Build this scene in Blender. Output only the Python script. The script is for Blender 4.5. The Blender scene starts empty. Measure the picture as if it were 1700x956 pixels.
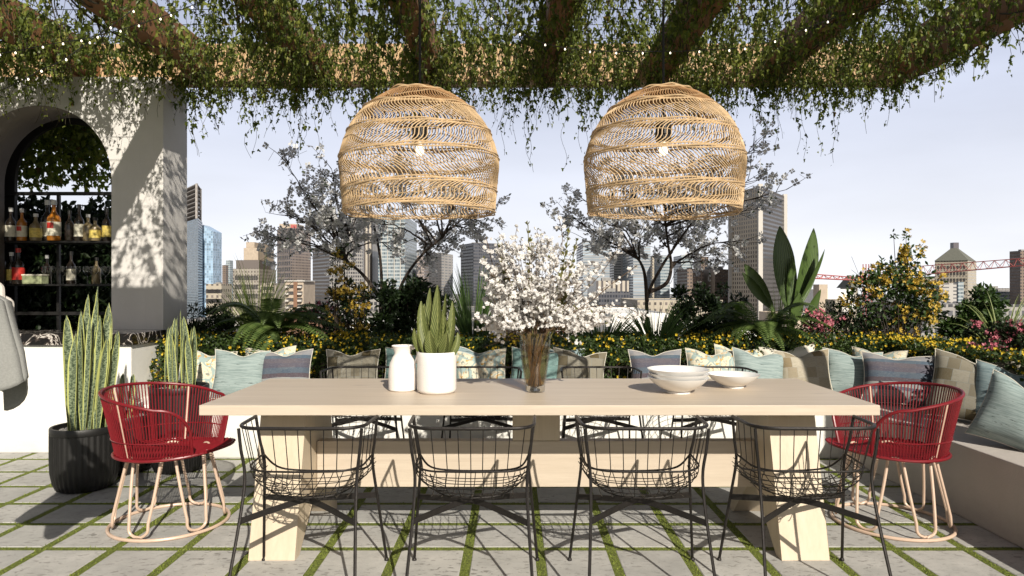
import bpy, math, random
import numpy as np
from mathutils import Vector, Matrix, Euler
R = math.radians
rng = np.random.default_rng(7)
random.seed(7)
scene = bpy.context.scene
COL = scene.collection

# ---------------------------------------------------------------- camera
CZ, F = 1.3, 1133.0
cam = bpy.data.cameras.new('camera'); camo = bpy.data.objects.new('camera', cam); COL.objects.link(camo)
camo.location = (0, 0, CZ); camo.rotation_euler = (R(90), 0, 0)
cam.sensor_width = 36; cam.lens = 36*F/1700; cam.shift_y = -2/1700
cam.clip_start = .05; cam.clip_end = 9000
scene.camera = camo
# ---------------------------------------------------------------- sky and sun
SUN_DIR = Vector((.29, -.80, .53)).normalized()          # from the scene towards the sun
elev = math.asin(SUN_DIR.z); azim = math.atan2(SUN_DIR.x, SUN_DIR.y)
W = bpy.data.worlds.new('World'); scene.world = W; W.use_nodes = True
nt = W.node_tree; nt.nodes.clear()
wo = nt.nodes.new('ShaderNodeOutputWorld'); bg = nt.nodes.new('ShaderNodeBackground')
sky = nt.nodes.new('ShaderNodeTexSky'); sky.sky_type = 'NISHITA'; sky.sun_disc = False
sky.sun_elevation = elev; sky.sun_rotation = azim
sky.altitude = 60; sky.air_density = 1.0; sky.dust_density = 2.0; sky.ozone_density = 1.5
hs = nt.nodes.new('ShaderNodeHueSaturation'); hs.inputs['Saturation'].default_value = .38; hs.inputs['Value'].default_value = .5
nt.links.new(sky.outputs[0], hs.inputs['Color'])
# thin high cloud veil, thicker towards the horizon
tc = nt.nodes.new('ShaderNodeTexCoord'); sp_ = nt.nodes.new('ShaderNodeSeparateXYZ'); nt.links.new(tc.outputs['Generated'], sp_.inputs[0])
mr = nt.nodes.new('ShaderNodeMapRange'); nt.links.new(sp_.outputs[2], mr.inputs[0]); mr.inputs[1].default_value = 0; mr.inputs[2].default_value = .62; mr.inputs[3].default_value = 1.0; mr.inputs[4].default_value = .12
cm = nt.nodes.new('ShaderNodeMapping'); cm.inputs['Scale'].default_value = (1.2, 1.2, 5); nt.links.new(tc.outputs['Generated'], cm.inputs[0])
cn = nt.nodes.new('ShaderNodeTexNoise'); cn.inputs['Scale'].default_value = 2.2; cn.inputs['Detail'].default_value = 7; nt.links.new(cm.outputs[0], cn.inputs[0])
ma = nt.nodes.new('ShaderNodeMath'); ma.operation = 'MULTIPLY_ADD'; ma.inputs[1].default_value = .34; ma.inputs[2].default_value = -.17; nt.links.new(cn.outputs[0], ma.inputs[0])
mb_ = nt.nodes.new('ShaderNodeMath'); mb_.operation = 'ADD'; mb_.use_clamp = True; nt.links.new(mr.outputs[0], mb_.inputs[0]); nt.links.new(ma.outputs[0], mb_.inputs[1])
mxs = nt.nodes.new('ShaderNodeMix'); mxs.data_type = 'RGBA'; # invented veil: bright ahead, faded behind the camera to keep fill light low
m3 = nt.nodes.new('ShaderNodeMapRange'); nt.links.new(sp_.outputs[1], m3.inputs[0]); m3.inputs[1].default_value = -.35; m3.inputs[2].default_value = .55; m3.inputs[3].default_value = .15; m3.inputs[4].default_value = 1
m4 = nt.nodes.new('ShaderNodeMath'); m4.operation = 'MULTIPLY'; nt.links.new(mb_.outputs[0], m4.inputs[0]); nt.links.new(m3.outputs[0], m4.inputs[1])
nt.links.new(m4.outputs[0], mxs.inputs[0]); nt.links.new(hs.outputs[0], mxs.inputs[6]); 
vc = nt.nodes.new('ShaderNodeMix'); vc.data_type = 'RGBA'; m2 = nt.nodes.new('ShaderNodeMapRange'); nt.links.new(sp_.outputs[2], m2.inputs[0]); m2.inputs[2].default_value = .38
nt.links.new(m2.outputs[0], vc.inputs[0]); vc.inputs[6].default_value = (10.7, 10.8, 11.0, 1); vc.inputs[7].default_value = (8.9, 9.9, 13.2, 1); nt.links.new(vc.outputs[2], mxs.inputs[7])
nt.links.new(mxs.outputs[2], bg.inputs['Color'])
bg.inputs['Strength'].default_value = .08
nt.links.new(bg.outputs[0], wo.inputs[0])
sl = bpy.data.lights.new('sun', 'SUN'); slo = bpy.data.objects.new('sun', sl); COL.objects.link(slo)
sl.energy = 4.9; sl.angle = R(.5); sl.color = (1.0, .935, .82)
slo.rotation_euler = SUN_DIR.to_track_quat('Z', 'Y').to_euler()
scene.view_settings.view_transform = 'Standard'; scene.view_settings.look = 'None'
scene.view_settings.exposure = .3; scene.view_settings.gamma = 1; scene.view_settings.use_curve_mapping = False
scene.render.engine = 'CYCLES'
cy = scene.cycles
cy.use_denoising = True
try: cy.denoiser = 'OPENIMAGEDENOISE'
except Exception: pass
cy.max_bounces = 8; cy.transparent_max_bounces = 8; cy.transmission_bounces = 8
cy.caustics_reflective = False; cy.caustics_refractive = False
cy.sample_clamp_indirect = 6

def PX(px, py, Y):
    return ((px-850)/F*Y, Y, CZ-(py-476)/F*Y)

# ---------------------------------------------------------------- materials
class N:
    """small node helper"""
    def __init__(s, name):
        s.m = bpy.data.materials.new(name); s.m.use_nodes = True
        s.t = s.m.node_tree; s.b = s.t.nodes['Principled BSDF']; s.o = s.t.nodes['Material Output']
    def n(s, typ, **kw):
        x = s.t.nodes.new('ShaderNode'+typ)
        for k, v in kw.items(): setattr(x, k, v)
        return x
    def l(s, a, b): s.t.links.new(a, b)
    def coord(s, kind='Object', scale=(1,1,1), rot=(0,0,0)):
        c = s.n('TexCoord'); mp = s.n('Mapping'); mp.inputs['Scale'].default_value = scale; mp.inputs['Rotation'].default_value = rot
        s.l(c.outputs[kind], mp.inputs['Vector']); return mp.outputs[0]
    def noise(s, vec, scale=5, detail=4, rough=.55, dist=0):
        x = s.n('TexNoise'); x.inputs['Scale'].default_value = scale; x.inputs['Detail'].default_value = detail
        x.inputs['Roughness'].default_value = rough; x.inputs['Distortion'].default_value = dist
        if vec is not None: s.l(vec, x.inputs['Vector'])
        return x.outputs['Fac']
    def ramp(s, fac, stops, interp='LINEAR'):
        x = s.n('ValToRGB'); e = x.color_ramp.elements; x.color_ramp.interpolation = interp
        while len(e) < len(stops): e.new(.5)
        for el, (p, c) in zip(e, stops):
            el.position = p; el.color = (*c, 1) if len(c) == 3 else c
        s.l(fac, x.inputs['Fac']); return x.outputs['Color']
    def mix(s, fac, a, b, blend='MIX'):
        x = s.n('Mix', data_type='RGBA', blend_type=blend)
        for sock, v in ((x.inputs[0], fac), (x.inputs[6], a), (x.inputs[7], b)):
            if hasattr(v, 'is_output'): s.l(v, sock)
            else: sock.default_value = v if not isinstance(v, tuple) else ((*v, 1) if len(v) == 3 else v)
        return x.outputs[2]
    def math(s, op, a, b=0.0, c=0.0):
        x = s.n('Math', operation=op)
        for i, v in enumerate((a, b, c)):
            if hasattr(v, 'is_output'): s.l(v, x.inputs[i])
            else: x.inputs[i].default_value = v
        return x.outputs[0]
    def bump(s, h, strength=.3, dist=.01):
        x = s.n('Bump'); x.inputs['Strength'].default_value = strength; x.inputs['Distance'].default_value = dist
        s.l(h, x.inputs['Height']); s.l(x.outputs[0], s.b.inputs['Normal'])
    def col(s, c): 
        if hasattr(c, 'is_output'): s.l(c, s.b.inputs['Base Color'])
        else: s.b.inputs['Base Color'].default_value = (*c, 1)
    def set(s, **kw):
        for k, v in kw.items(): s.b.inputs[k.replace('_', ' ')].default_value = v

def simple(name, c, rough=.6, metal=0, var=.12, scale=8, bump=.0, coat=0, spec=.5):
    k = N(name); v = k.coord()
    f = k.noise(v, scale)
    lo = tuple(x*(1-var) for x in c); hi = tuple(min(1, x*(1+var)) for x in c)
    k.col(k.ramp(f, [(.3, lo), (.7, hi)]))
    k.set(Roughness=rough, Metallic=metal); k.b.inputs['Coat Weight'].default_value = coat
    k.b.inputs['Specular IOR Level'].default_value = spec
    if bump: k.bump(k.noise(v, scale*12, 3), bump, .004)
    return k.m

def leafmat(name, c1, c2, rough=.45, transl=.25, spec=.4, tint=(1.0, 1.25, .6), stops=None):
    k = N(name); g = k.n('NewGeometry')
    col = k.ramp(g.outputs['Random Per Island'], stops or [(0, c1), (1, c2)])
    f = k.noise(k.coord(), 30, 2)
    col = k.mix(k.math('MULTIPLY', f, .6), col, tuple(.55*x for x in c1)); 
    k.col(col); k.set(Roughness=rough); k.b.inputs['Specular IOR Level'].default_value = spec
    if transl:
        t = k.n('BsdfTranslucent'); mx = k.n('MixShader'); mx.inputs[0].default_value = transl
        k.l(k.mix(1.0, col, tint, 'MULTIPLY'), t.inputs[0])
        k.l(k.b.outputs[0], mx.inputs[1]); k.l(t.outputs[0], mx.inputs[2]); k.l(mx.outputs[0], k.o.inputs[0])
    return k.m

def woodmat(name, c1, c2, axis=0, rough=.5, fine=1.0, knots=False, spec=.35):
    k = N(name); sc = [14*fine]*3; sc[axis] = .7*fine
    v = k.coord('Object', tuple(sc))
    f = k.noise(v, 1.6, 6, .6, .6); f2 = k.noise(v, 9, 3, .6)
    s2 = [3*fine]*3; s2[axis] = .35
    f3 = k.noise(k.coord('Object', tuple(s2)), 1, 2)
    a = k.ramp(f, [(.25, c2), (.7, c1)])
    a = k.mix(k.math('MULTIPLY', f2, .55), a, tuple(x*.7 for x in c2))
    a = k.mix(k.math('MULTIPLY', f3, .75), a, tuple(.5*(x+y) for x, y in zip(c1, c2)))
    if knots:
        vo = k.n('TexVoronoi'); vo.inputs['Scale'].default_value = 1.0
        ks = [6]*3; ks[axis] = 1.6; k.l(k.coord('Object', tuple(ks)), vo.inputs['Vector'])
        kf = k.ramp(vo.outputs['Distance'], [(.03, (1,1,1)), (.13, (0,0,0))])
        a = k.mix(k.math('MULTIPLY', kf, .7), a, tuple(x*.45 for x in c2))
    k.col(a); k.set(Roughness=rough); k.b.inputs['Specular IOR Level'].default_value = spec
    k.bump(f2, .15, .003); return k.m

M = {}
M['oak'] = woodmat('pale_oak', (.66,.57,.46), (.45,.365,.28), 0, .45, knots=True)
M['oak_leg'] = woodmat('pale_oak_upright', (.68,.58,.45), (.52,.42,.30), 2, .5)
M['cedar'] = woodmat('orange_cedar_shaded', (.30,.155,.07), (.19,.085,.035), 1, .65)  # darker than the beam wood: shade under the rafters put into the colour
M['cedar_x'] = woodmat('orange_cedar_crosswise_sunlit', (.64,.45,.26), (.46,.28,.14), 0, .65)  # same wood, paler: sunlight on the back beam put into the colour
def plaster(name, c, stain, bump):
    k = N(name); v = k.coord(); base = k.ramp(k.noise(v, 2.5, 5, .6), [(.3, tuple(x*.93 for x in c)), (.7, tuple(min(1,x*1.04) for x in c))])
    sp = k.n('SeparateXYZ'); c_ = k.n('TexCoord'); k.l(c_.outputs['Object'], sp.inputs[0])
    low = k.n('MapRange'); k.l(sp.outputs[2], low.inputs[0]); low.inputs[1].default_value = .22; low.inputs[2].default_value = .0
    dirt = k.math('MULTIPLY', low.outputs[0], k.noise(k.coord('Object', (4,4,9)), 2, 5, .7))
    streak = k.ramp(k.noise(k.coord('Object', (9,9,.5)), 1.5, 4, .7), [(.55, (0,0,0)), (.8, (1,1,1))])
    col = k.mix(k.math('MULTIPLY', dirt, .7), base, tuple(x*.45 for x in c)); col = k.mix(k.math('MULTIPLY', streak, stain), col, tuple(x*.62 for x in c))
    k.col(col); k.set(Roughness=.88); h = k.math('ADD', k.noise(v, 9, 4, .6, 1.0), k.math('MULTIPLY', k.noise(v, 90, 3, .6), .45)); k.bump(h, bump, .006); return k.m
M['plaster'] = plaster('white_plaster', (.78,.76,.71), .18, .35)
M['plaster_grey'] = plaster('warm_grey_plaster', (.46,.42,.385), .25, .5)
M['plaster_pillar'] = plaster('grainy_plaster', (.60,.575,.55), .2, .6)
M['reveal'] = plaster('shaded_brown_reveal', (.20,.175,.155), .2, .5)  # darker than the wall: shade inside the arch put into the colour
M['black_metal'] = simple('dark_bronze_metal', (.030,.026,.024), .42, .6, var=.2, scale=60, bump=.2)
M['red_cord'] = simple('red_plastic_cord', (.17,.008,.013), .38, var=.12, scale=30, spec=.45)
M['beige_metal'] = simple('sand_powder_coat', (.56,.41,.31), .4, var=.05, scale=30)
M['ceramic'] = simple('matt_white_stoneware', (.80,.76,.72), .75, var=.03, scale=10, bump=.35)
M['glaze'] = simple('white_glazed_porcelain', (.80,.79,.77), .22, var=.01, scale=4)
M['pot_black'] = simple('black_ribbed_pot', (.008,.0075,.007), .5, var=.2, scale=20, bump=.2)
M['soil'] = simple('dark_soil', (.03,.022,.015), .95, var=.4, scale=25, bump=.8)
M['pebble'] = simple('grey_pebbles', (.20,.19,.18), .8, var=.5, scale=60, bump=.8)
M['rattan'] = simple('honey_rattan', (.53,.375,.215), .5, var=.22, scale=25)
M['rattan_dark'] = simple('brown_rattan_cap', (.34,.19,.085), .6, var=.25, scale=40)
M['black'] = simple('matt_black', (.012,.011,.010), .5, var=.2)
M['bark'] = simple('dark_bark', (.045,.032,.024), .9, var=.4, scale=30, bump=.8)
M['stem_green'] = simple('amber_stem', (.22,.145,.05), .6, var=.3, scale=30)
M['stem'] = simple('brown_stem', (.10,.06,.03), .8, var=.3, scale=30)
M['vine_stem'] = simple('vine_stem', (.05,.04,.02), .8, var=.3, scale=30)
M['ivy'] = leafmat('ivy_leaf', (.060,.085,.016), (.25,.28,.055), .42, .42, stops=[(0,(.055,.085,.016)),(.5,(.16,.20,.035)),(.93,(.34,.37,.075)),(.96,(.34,.30,.07)),(.985,(.20,.11,.04))])
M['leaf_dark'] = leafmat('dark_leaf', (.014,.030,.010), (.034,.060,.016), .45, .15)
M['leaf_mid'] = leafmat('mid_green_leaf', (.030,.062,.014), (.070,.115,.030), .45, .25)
M['leaf_fern'] = leafmat('fern_leaf', (.08,.13,.03), (.18,.25,.07), .5, .35)
M['grass_tall'] = leafmat('tall_grass_blade', (.22,.28,.09), (.44,.48,.20), .5, .3)
M['yucca'] = leafmat('spiky_green_blade', (.06,.12,.035), (.17,.26,.08), .45, .25)
M['bigleaf'] = None
M['yellow'] = leafmat('yellow_petal', (.75,.50,.03), (.85,.66,.05), .6, .25, tint=(1,1,1))
M['mustard'] = leafmat('mustard_petal', (.58,.38,.04), (.76,.56,.12), .6, .25, tint=(1,1,1))
M['pink'] = leafmat('pink_petal', (.60,.13,.20), (.75,.33,.36), .6, .25, tint=(1,1,1))
M['magenta'] = leafmat('dark_pink_petal', (.32,.04,.09), (.50,.10,.16), .6, .25, tint=(1,1,1))
M['tree_petal'] = leafmat('pale_tree_petal', (.76,.75,.74), (.88,.87,.86), .6, .25, tint=(1,1,1))
M['white_petal'] = leafmat('white_petal', (.86,.83,.80), (.90,.88,.86), .6, .25, tint=(1,1,1))
M['bud'] = leafmat('olive_bud', (.13,.13,.03), (.22,.20,.06), .6, .15)
M['potleaf'] = None

def bands_leaf(name, ca, cb, scale=60, rough=.4):
    k = N(name); c = k.n('TexCoord'); sep = k.n('SeparateXYZ'); k.l(c.outputs['UV'], sep.inputs[0])
    x = k.math('MULTIPLY', sep.outputs[0], scale); f = k.math('SINE', x)
    f = k.math('MULTIPLY_ADD', f, .5, .5)
    col = k.mix(f, ca, cb); k.col(col); k.set(Roughness=rough); k.bump(f, .5, .003); return k.m
M['bigleaf'] = bands_leaf('pleated_leaf', (.035,.065,.014), (.085,.135,.030), 70)

k = N('veined_leaf'); c = k.n('TexCoord'); sep = k.n('SeparateXYZ'); k.l(c.outputs['UV'], sep.inputs[0])
ax = k.math('ABSOLUTE', k.math('SUBTRACT', sep.outputs[0], .5))
f = k.math('SINE', k.math('ADD', k.math('MULTIPLY', sep.outputs[1], 70), k.math('MULTIPLY', ax, -38)))
f = k.math('GREATER_THAN', f, .72); mid = k.math('LESS_THAN', ax, .035)
f = k.math('MAXIMUM', f, mid)
k.col(k.mix(k.math('MULTIPLY', f, .7), (.070,.090,.020), (.30,.31,.11))); k.set(Roughness=.55); M['potleaf'] = k.m

k = N('snake_leaf'); c = k.n('TexCoord'); sep = k.n('SeparateXYZ'); k.l(c.outputs['UV'], sep.inputs[0])
ax = k.math('ABSOLUTE', k.math('SUBTRACT', sep.outputs[0], .5))
n1 = k.noise(k.coord('UV', (2.2, 42, 1)), 1.4, 3, .6, .8)
core = k.ramp(n1, [(.42, (.035,.055,.028)), (.58, (.21,.25,.15))])
n2 = k.noise(k.coord('UV', (1, 9, 1)), 1.0, 2)
edge = k.math('GREATER_THAN', ax, k.math('ADD', .29, k.math('MULTIPLY', n2, .17)))
k.col(k.mix(edge, core, (.42,.44,.14))); k.set(Roughness=.42); M['snake'] = k.m

# floor tiles
k = N('stone_pavers'); v = k.coord('Object', (1,1,1))
g = k.n('NewGeometry')
base = k.ramp(k.noise(v, 6, 5, .65), [(.3, (.33,.325,.31)), (.7, (.45,.44,.42))])
tint = k.ramp(g.outputs['Random Per Island'], [(0, (.90,.90,.90)), (1, (1.07,1.06,1.04))])
base = k.mix(1.0, base, tint, 'MULTIPLY')
pv = k.noise(k.coord('Object', (22,48,22)), 1.0, 3, .6, .5)
pits = k.ramp(pv, [(.38, (1,1,1)), (.43, (0,0,0))])
big = k.ramp(k.noise(v, 2.2, 3), [(.4, (0,0,0)), (.62, (1,1,1))])
pits = k.math('MULTIPLY', pits, k.math('MULTIPLY_ADD', big, .7, .3))
col = k.mix(k.math('MULTIPLY', pits, .75), base, (.15,.14,.125))
sp = k.ramp(k.noise(v, 140, 2), [(.62, (0,0,0)), (.70, (1,1,1))])
col = k.mix(k.math('MULTIPLY', sp, .35), col, (.15,.14,.12))
k.col(col); k.set(Roughness=.8)
k.bump(k.math('SUBTRACT', k.noise(v, 60, 4), pits), .35, .004); M['paver'] = k.m
k = N('moss_joint'); v = k.coord()
k.col(k.ramp(k.noise(v, 130, 3, .7), [(.32, (.05,.06,.010)), (.5, (.16,.20,.025)), (.68, (.33,.38,.06))])); k.set(Roughness=.95)
k.bump(k.noise(v, 160, 3, .7), 1.0, .02); M['moss'] = k.m
# marble
k = N('black_marble'); v = k.coord('Object', (1,1,1))
f = k.noise(v, 3.5, 6, .6, 2.2); f = k.math('ABSOLUTE', k.math('SUBTRACT', f, .5))
k.col(k.ramp(f, [(.004, (.65,.60,.55)), (.016, (.08,.06,.05)), (.05, (.010,.009,.009))])); k.set(Roughness=.12); M['marble'] = k.m
# smoked mirror, glass, liquids
k = N('smoked_mirror'); k.col((.30,.30,.28)); k.set(Metallic=1, Roughness=.02); M['mirror'] = k.m
def glass(name, c, rough=.0, ior=1.45):
    k = N(name); k.col(c); k.set(Roughness=rough, IOR=ior); k.b.inputs['Transmission Weight'].default_value = 1; return k.m
M['glass_base'] = glass('thick_clear_glass', (.97,.98,.97))
def thin_glass(name, tint, ior, rough=.0, boost=1.0):
    k = N(name); tr = k.n('BsdfTransparent'); tr.inputs[0].default_value = (*tint, 1); gl = k.n('BsdfGlossy'); gl.inputs['Roughness'].default_value = rough
    fr = k.n('LayerWeight'); fr.inputs[0].default_value = .5; mx = k.n('MixShader'); k.l(k.math('MULTIPLY_ADD', k.math('POWER', fr.outputs['Facing'], 4.0), .8*boost, .05*boost), mx.inputs[0]); k.l(tr.outputs[0], mx.inputs[1]); k.l(gl.outputs[0], mx.inputs[2]); k.l(mx.outputs[0], k.o.inputs[0]); return k.m
M['glass'] = thin_glass('clear_glass', (.86,.86,.84), 1.5, .01)
M['water'] = thin_glass('amber_water', (.86,.70,.42), 1.2, .0, .5)
M['amber'] = simple('amber_spirit', (.36,.13,.015), .08, var=.1); M['whisky'] = simple('pale_whisky', (.17,.13,.07), .08, var=.1)
M['darkglass'] = simple('dark_bottle_glass', (.022,.016,.012), .06, var=.2)
M['label'] = simple('cream_paper_label', (.62,.58,.46), .7, var=.15, scale=40)
M['label_red'] = simple('red_label_seal', (.50,.03,.02), .5); M['label_yellow'] = simple('yellow_label', (.55,.42,.10), .6, var=.3, scale=50)
M['cap'] = simple('white_cap', (.60,.59,.57), .3)
M['redcap'] = simple('red_cap', (.4,.03,.02), .4)
def emis(name, c, s):
    k = N(name); k.col(c); k.b.inputs['Emission Color'].default_value = (*c, 1); k.b.inputs['Emission Strength'].default_value = s; return k.m
M['bulb'] = emis('warm_bulb', (1,.93,.78), 1.1)
M['fairy'] = emis('fairy_bulb', (1,.88,.68), 2.2)
M['felt'] = simple('grey_felt', (.25,.25,.235), .95, var=.10, scale=160, bump=.35)
M['rope'] = simple('braided_rope', (.55,.50,.45), .9, var=.12, scale=60, bump=.4)

# cushions
def fabric_aqua(name, c1, c2, c3):
    k = N(name); v = k.coord('Object', (9, 9, 150)); f = k.noise(v, 1.0, 4, .7, .4)
    f2 = k.noise(k.coord('Object', (7, 7, 45)), 1, 4, .75)
    col = k.ramp(f, [(.36, c1), (.6, c2)]); col = k.mix(k.ramp(f2, [(.60, (0,0,0)), (.68, (1,1,1))]), col, c3)
    k.col(col); k.set(Roughness=.9); k.b.inputs['Specular IOR Level'].default_value = .15
    k.bump(k.noise(k.coord('Object', (260,260,420)), 1, 2), .4, .004); return k.m
M['aqua'] = fabric_aqua('aqua_weave', (.185,.24,.235), (.31,.37,.36), (.06,.08,.08))
M['aqua_blue'] = fabric_aqua('blue_aqua_weave', (.16,.22,.24), (.27,.34,.35), (.07,.10,.11))
M['teal'] = fabric_aqua('teal_weave', (.15,.26,.25), (.24,.36,.34), (.06,.10,.10))
def fabric_stripe():
    k = N('striped_indigo_weave'); c = k.n('TexCoord'); sep = k.n('SeparateXYZ'); k.l(c.outputs['Object'], sep.inputs[0])
    wob = k.math('MULTIPLY', k.noise(k.coord('Object', (5,5,9)), 1, 2), .05)
    z = k.math('ADD', k.math('MULTIPLY', sep.outputs[2], 2.2), wob)
    col = k.ramp(z, [(0, (.13,.17,.18)), (.14, (.22,.25,.25)), (.24, (.085,.105,.14)), (.30, (.27,.28,.28)), (.38, (.085,.068,.080)), (.46, (.085,.108,.138)), (.56, (.092,.088,.112)), (.64, (.108,.098,.115)), (.72, (.085,.115,.148)), (.78, (.25,.245,.25)), (.9, (.30,.29,.28))], 'CONSTANT')
    br = k.n('TexBrick'); k.l(k.coord('Object', (2.2,1,2.4), (R(90),0,0)), br.inputs['Vector']); br.inputs['Scale'].default_value = 3.2
    br.inputs['Color1'].default_value = (.80,.84,.90,1); br.inputs['Color2'].default_value = (1.12,1.06,1.0,1); br.inputs['Mortar'].default_value = (1,1,1,1); br.inputs['Mortar Size'].default_value = 0
    col = k.mix(.8, col, br.outputs[0], 'MULTIPLY')
    w = k.noise(k.coord('Object', (60,60,240)), 1, 3, .7)
    col = k.mix(k.ramp(w, [(.5, (0,0,0)), (.75, (.4,.4,.4))]), col, (.25,.25,.27))
    k.col(col); k.set(Roughness=.92); k.b.inputs['Specular IOR Level'].default_value = .12
    k.bump(w, .5, .004); return k.m
M['stripe'] = fabric_stripe()
def fabric_check(name, ca, cb, cc):
    k = N(name); v = k.coord('Object', (1,1,1), (R(90),0,0))
    br = k.n('TexBrick'); k.l(v, br.inputs['Vector']); br.inputs['Scale'].default_value = 7.5; br.offset = .13; br.squash = 1.3
    br.inputs['Brick Width'].default_value = .55; br.inputs['Row Height'].default_value = .62
    br.inputs['Color1'].default_value = (*ca,1); br.inputs['Color2'].default_value = (*cb,1); br.inputs['Mortar'].default_value = (*cc,1); br.inputs['Mortar Size'].default_value = .01
    w = k.noise(k.coord('Object', (220,220,70)), 1, 4, .75)
    w2 = k.noise(k.coord('Object', (50,50,260)), 1, 3, .7)
    col = k.mix(k.ramp(w, [(.52, (0,0,0)), (.75, (.5,.5,.5))]), br.outputs[0], cc)
    col = k.mix(k.ramp(w2, [(.5, (0,0,0)), (.75, (.6,.6,.6))]), col, (.16,.14,.09))
    k.col(col); k.set(Roughness=.92); k.b.inputs['Specular IOR Level'].default_value = .12; k.bump(w, .5, .004); return k.m
M['check'] = fabric_check('olive_check_weave', (.085,.062,.026), (.27,.25,.205), (.19,.20,.19))
M['check_tan'] = fabric_check('tan_check_weave', (.18,.125,.055), (.42,.38,.30), (.33,.31,.27))
def fabric_floral():
    k = N('cream_floral_print'); v = k.coord('Object', (1,.2,1))
    d = k.n('TexNoise'); d.inputs['Scale'].default_value = 9; k.l(v, d.inputs['Vector'])
    vv = k.n('VectorMath', operation='MULTIPLY_ADD'); k.l(d.outputs['Color'], vv.inputs[0]); vv.inputs[1].default_value = (.10,.0,.10); k.l(v, vv.inputs[2])
    vo = k.n('TexVoronoi', feature='DISTANCE_TO_EDGE'); vo.inputs['Scale'].default_value = 9; k.l(vv.outputs[0], vo.inputs['Vector'])
    ring = k.ramp(vo.outputs['Distance'], [(.06, (1,1,1)), (.10, (0,0,0)), (.19, (0,0,0)), (.22, (.8,.8,.8)), (.26, (0,0,0))])
    col = k.mix(ring, (.64,.57,.43), (.30,.38,.36))
    sp = k.ramp(k.noise(vv.outputs[0], 42, 2), [(.60, (0,0,0)), (.64, (1,1,1))])
    col = k.mix(sp, col, (.52,.30,.08)); 
    sp2 = k.ramp(k.noise(v, 30, 3), [(.60, (0,0,0)), (.64, (1,1,1))]); col = k.mix(k.math('MULTIPLY', sp2, .8), col, (.17,.20,.18))
    k.col(col); k.set(Roughness=.9); k.bump(k.noise(k.coord('Object', (300,300,300)), 1, 2), .3, .003); return k.m
M['floral'] = fabric_floral()
M['piping'] = simple('cream_piping', (.62,.58,.50), .9, var=.05)

# facades (uv in metres)
def facade(name, wall, win, w=3.2, h=3.4, ww=.55, wh=.5, rough=.35, vert=None, band=None, spec=.5, winrough=.15):
    k = N(name); c = k.n('TexCoord'); sep = k.n('SeparateXYZ'); k.l(c.outputs['UV'], sep.inputs[0])
    u = k.math('FRACT', k.math('DIVIDE', sep.outputs[0], w)); v = k.math('FRACT', k.math('DIVIDE', sep.outputs[1], h))
    mu = k.math('LESS_THAN', u, ww); mv = k.math('LESS_THAN', v, wh); m = k.math('MULTIPLY', mu, mv)
    cu = k.math('FLOOR', k.math('DIVIDE', sep.outputs[0], w)); cv = k.math('FLOOR', k.math('DIVIDE', sep.outputs[1], h))
    cb = k.n('CombineXYZ'); k.l(cu, cb.inputs[0]); k.l(cv, cb.inputs[1])
    wn = k.n('TexWhiteNoise'); k.l(cb.outputs[0], wn.inputs[0])
    wincol = k.mix(wn.outputs['Value'], tuple(x*.6 for x in win), tuple(min(1, x*1.5) for x in win))
    wallc = k.ramp(k.noise(k.coord('UV', (.1,.05,1)), 1, 4), [(.3, tuple(x*.88 for x in wall)), (.7, tuple(min(1,x*1.08) for x in wall))])
    col = k.mix(m, wallc, wincol)
    if band:
        zf = k.math('LESS_THAN', k.math('ABSOLUTE', k.math('SUBTRACT', sep.outputs[1], band[0])), band[1]); col = k.mix(zf, col, band[2])
    k.col(col); k.l(k.math('MULTIPLY_ADD', m, winrough-.8, .8), k.b.inputs['Roughness']); return k.m
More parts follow.
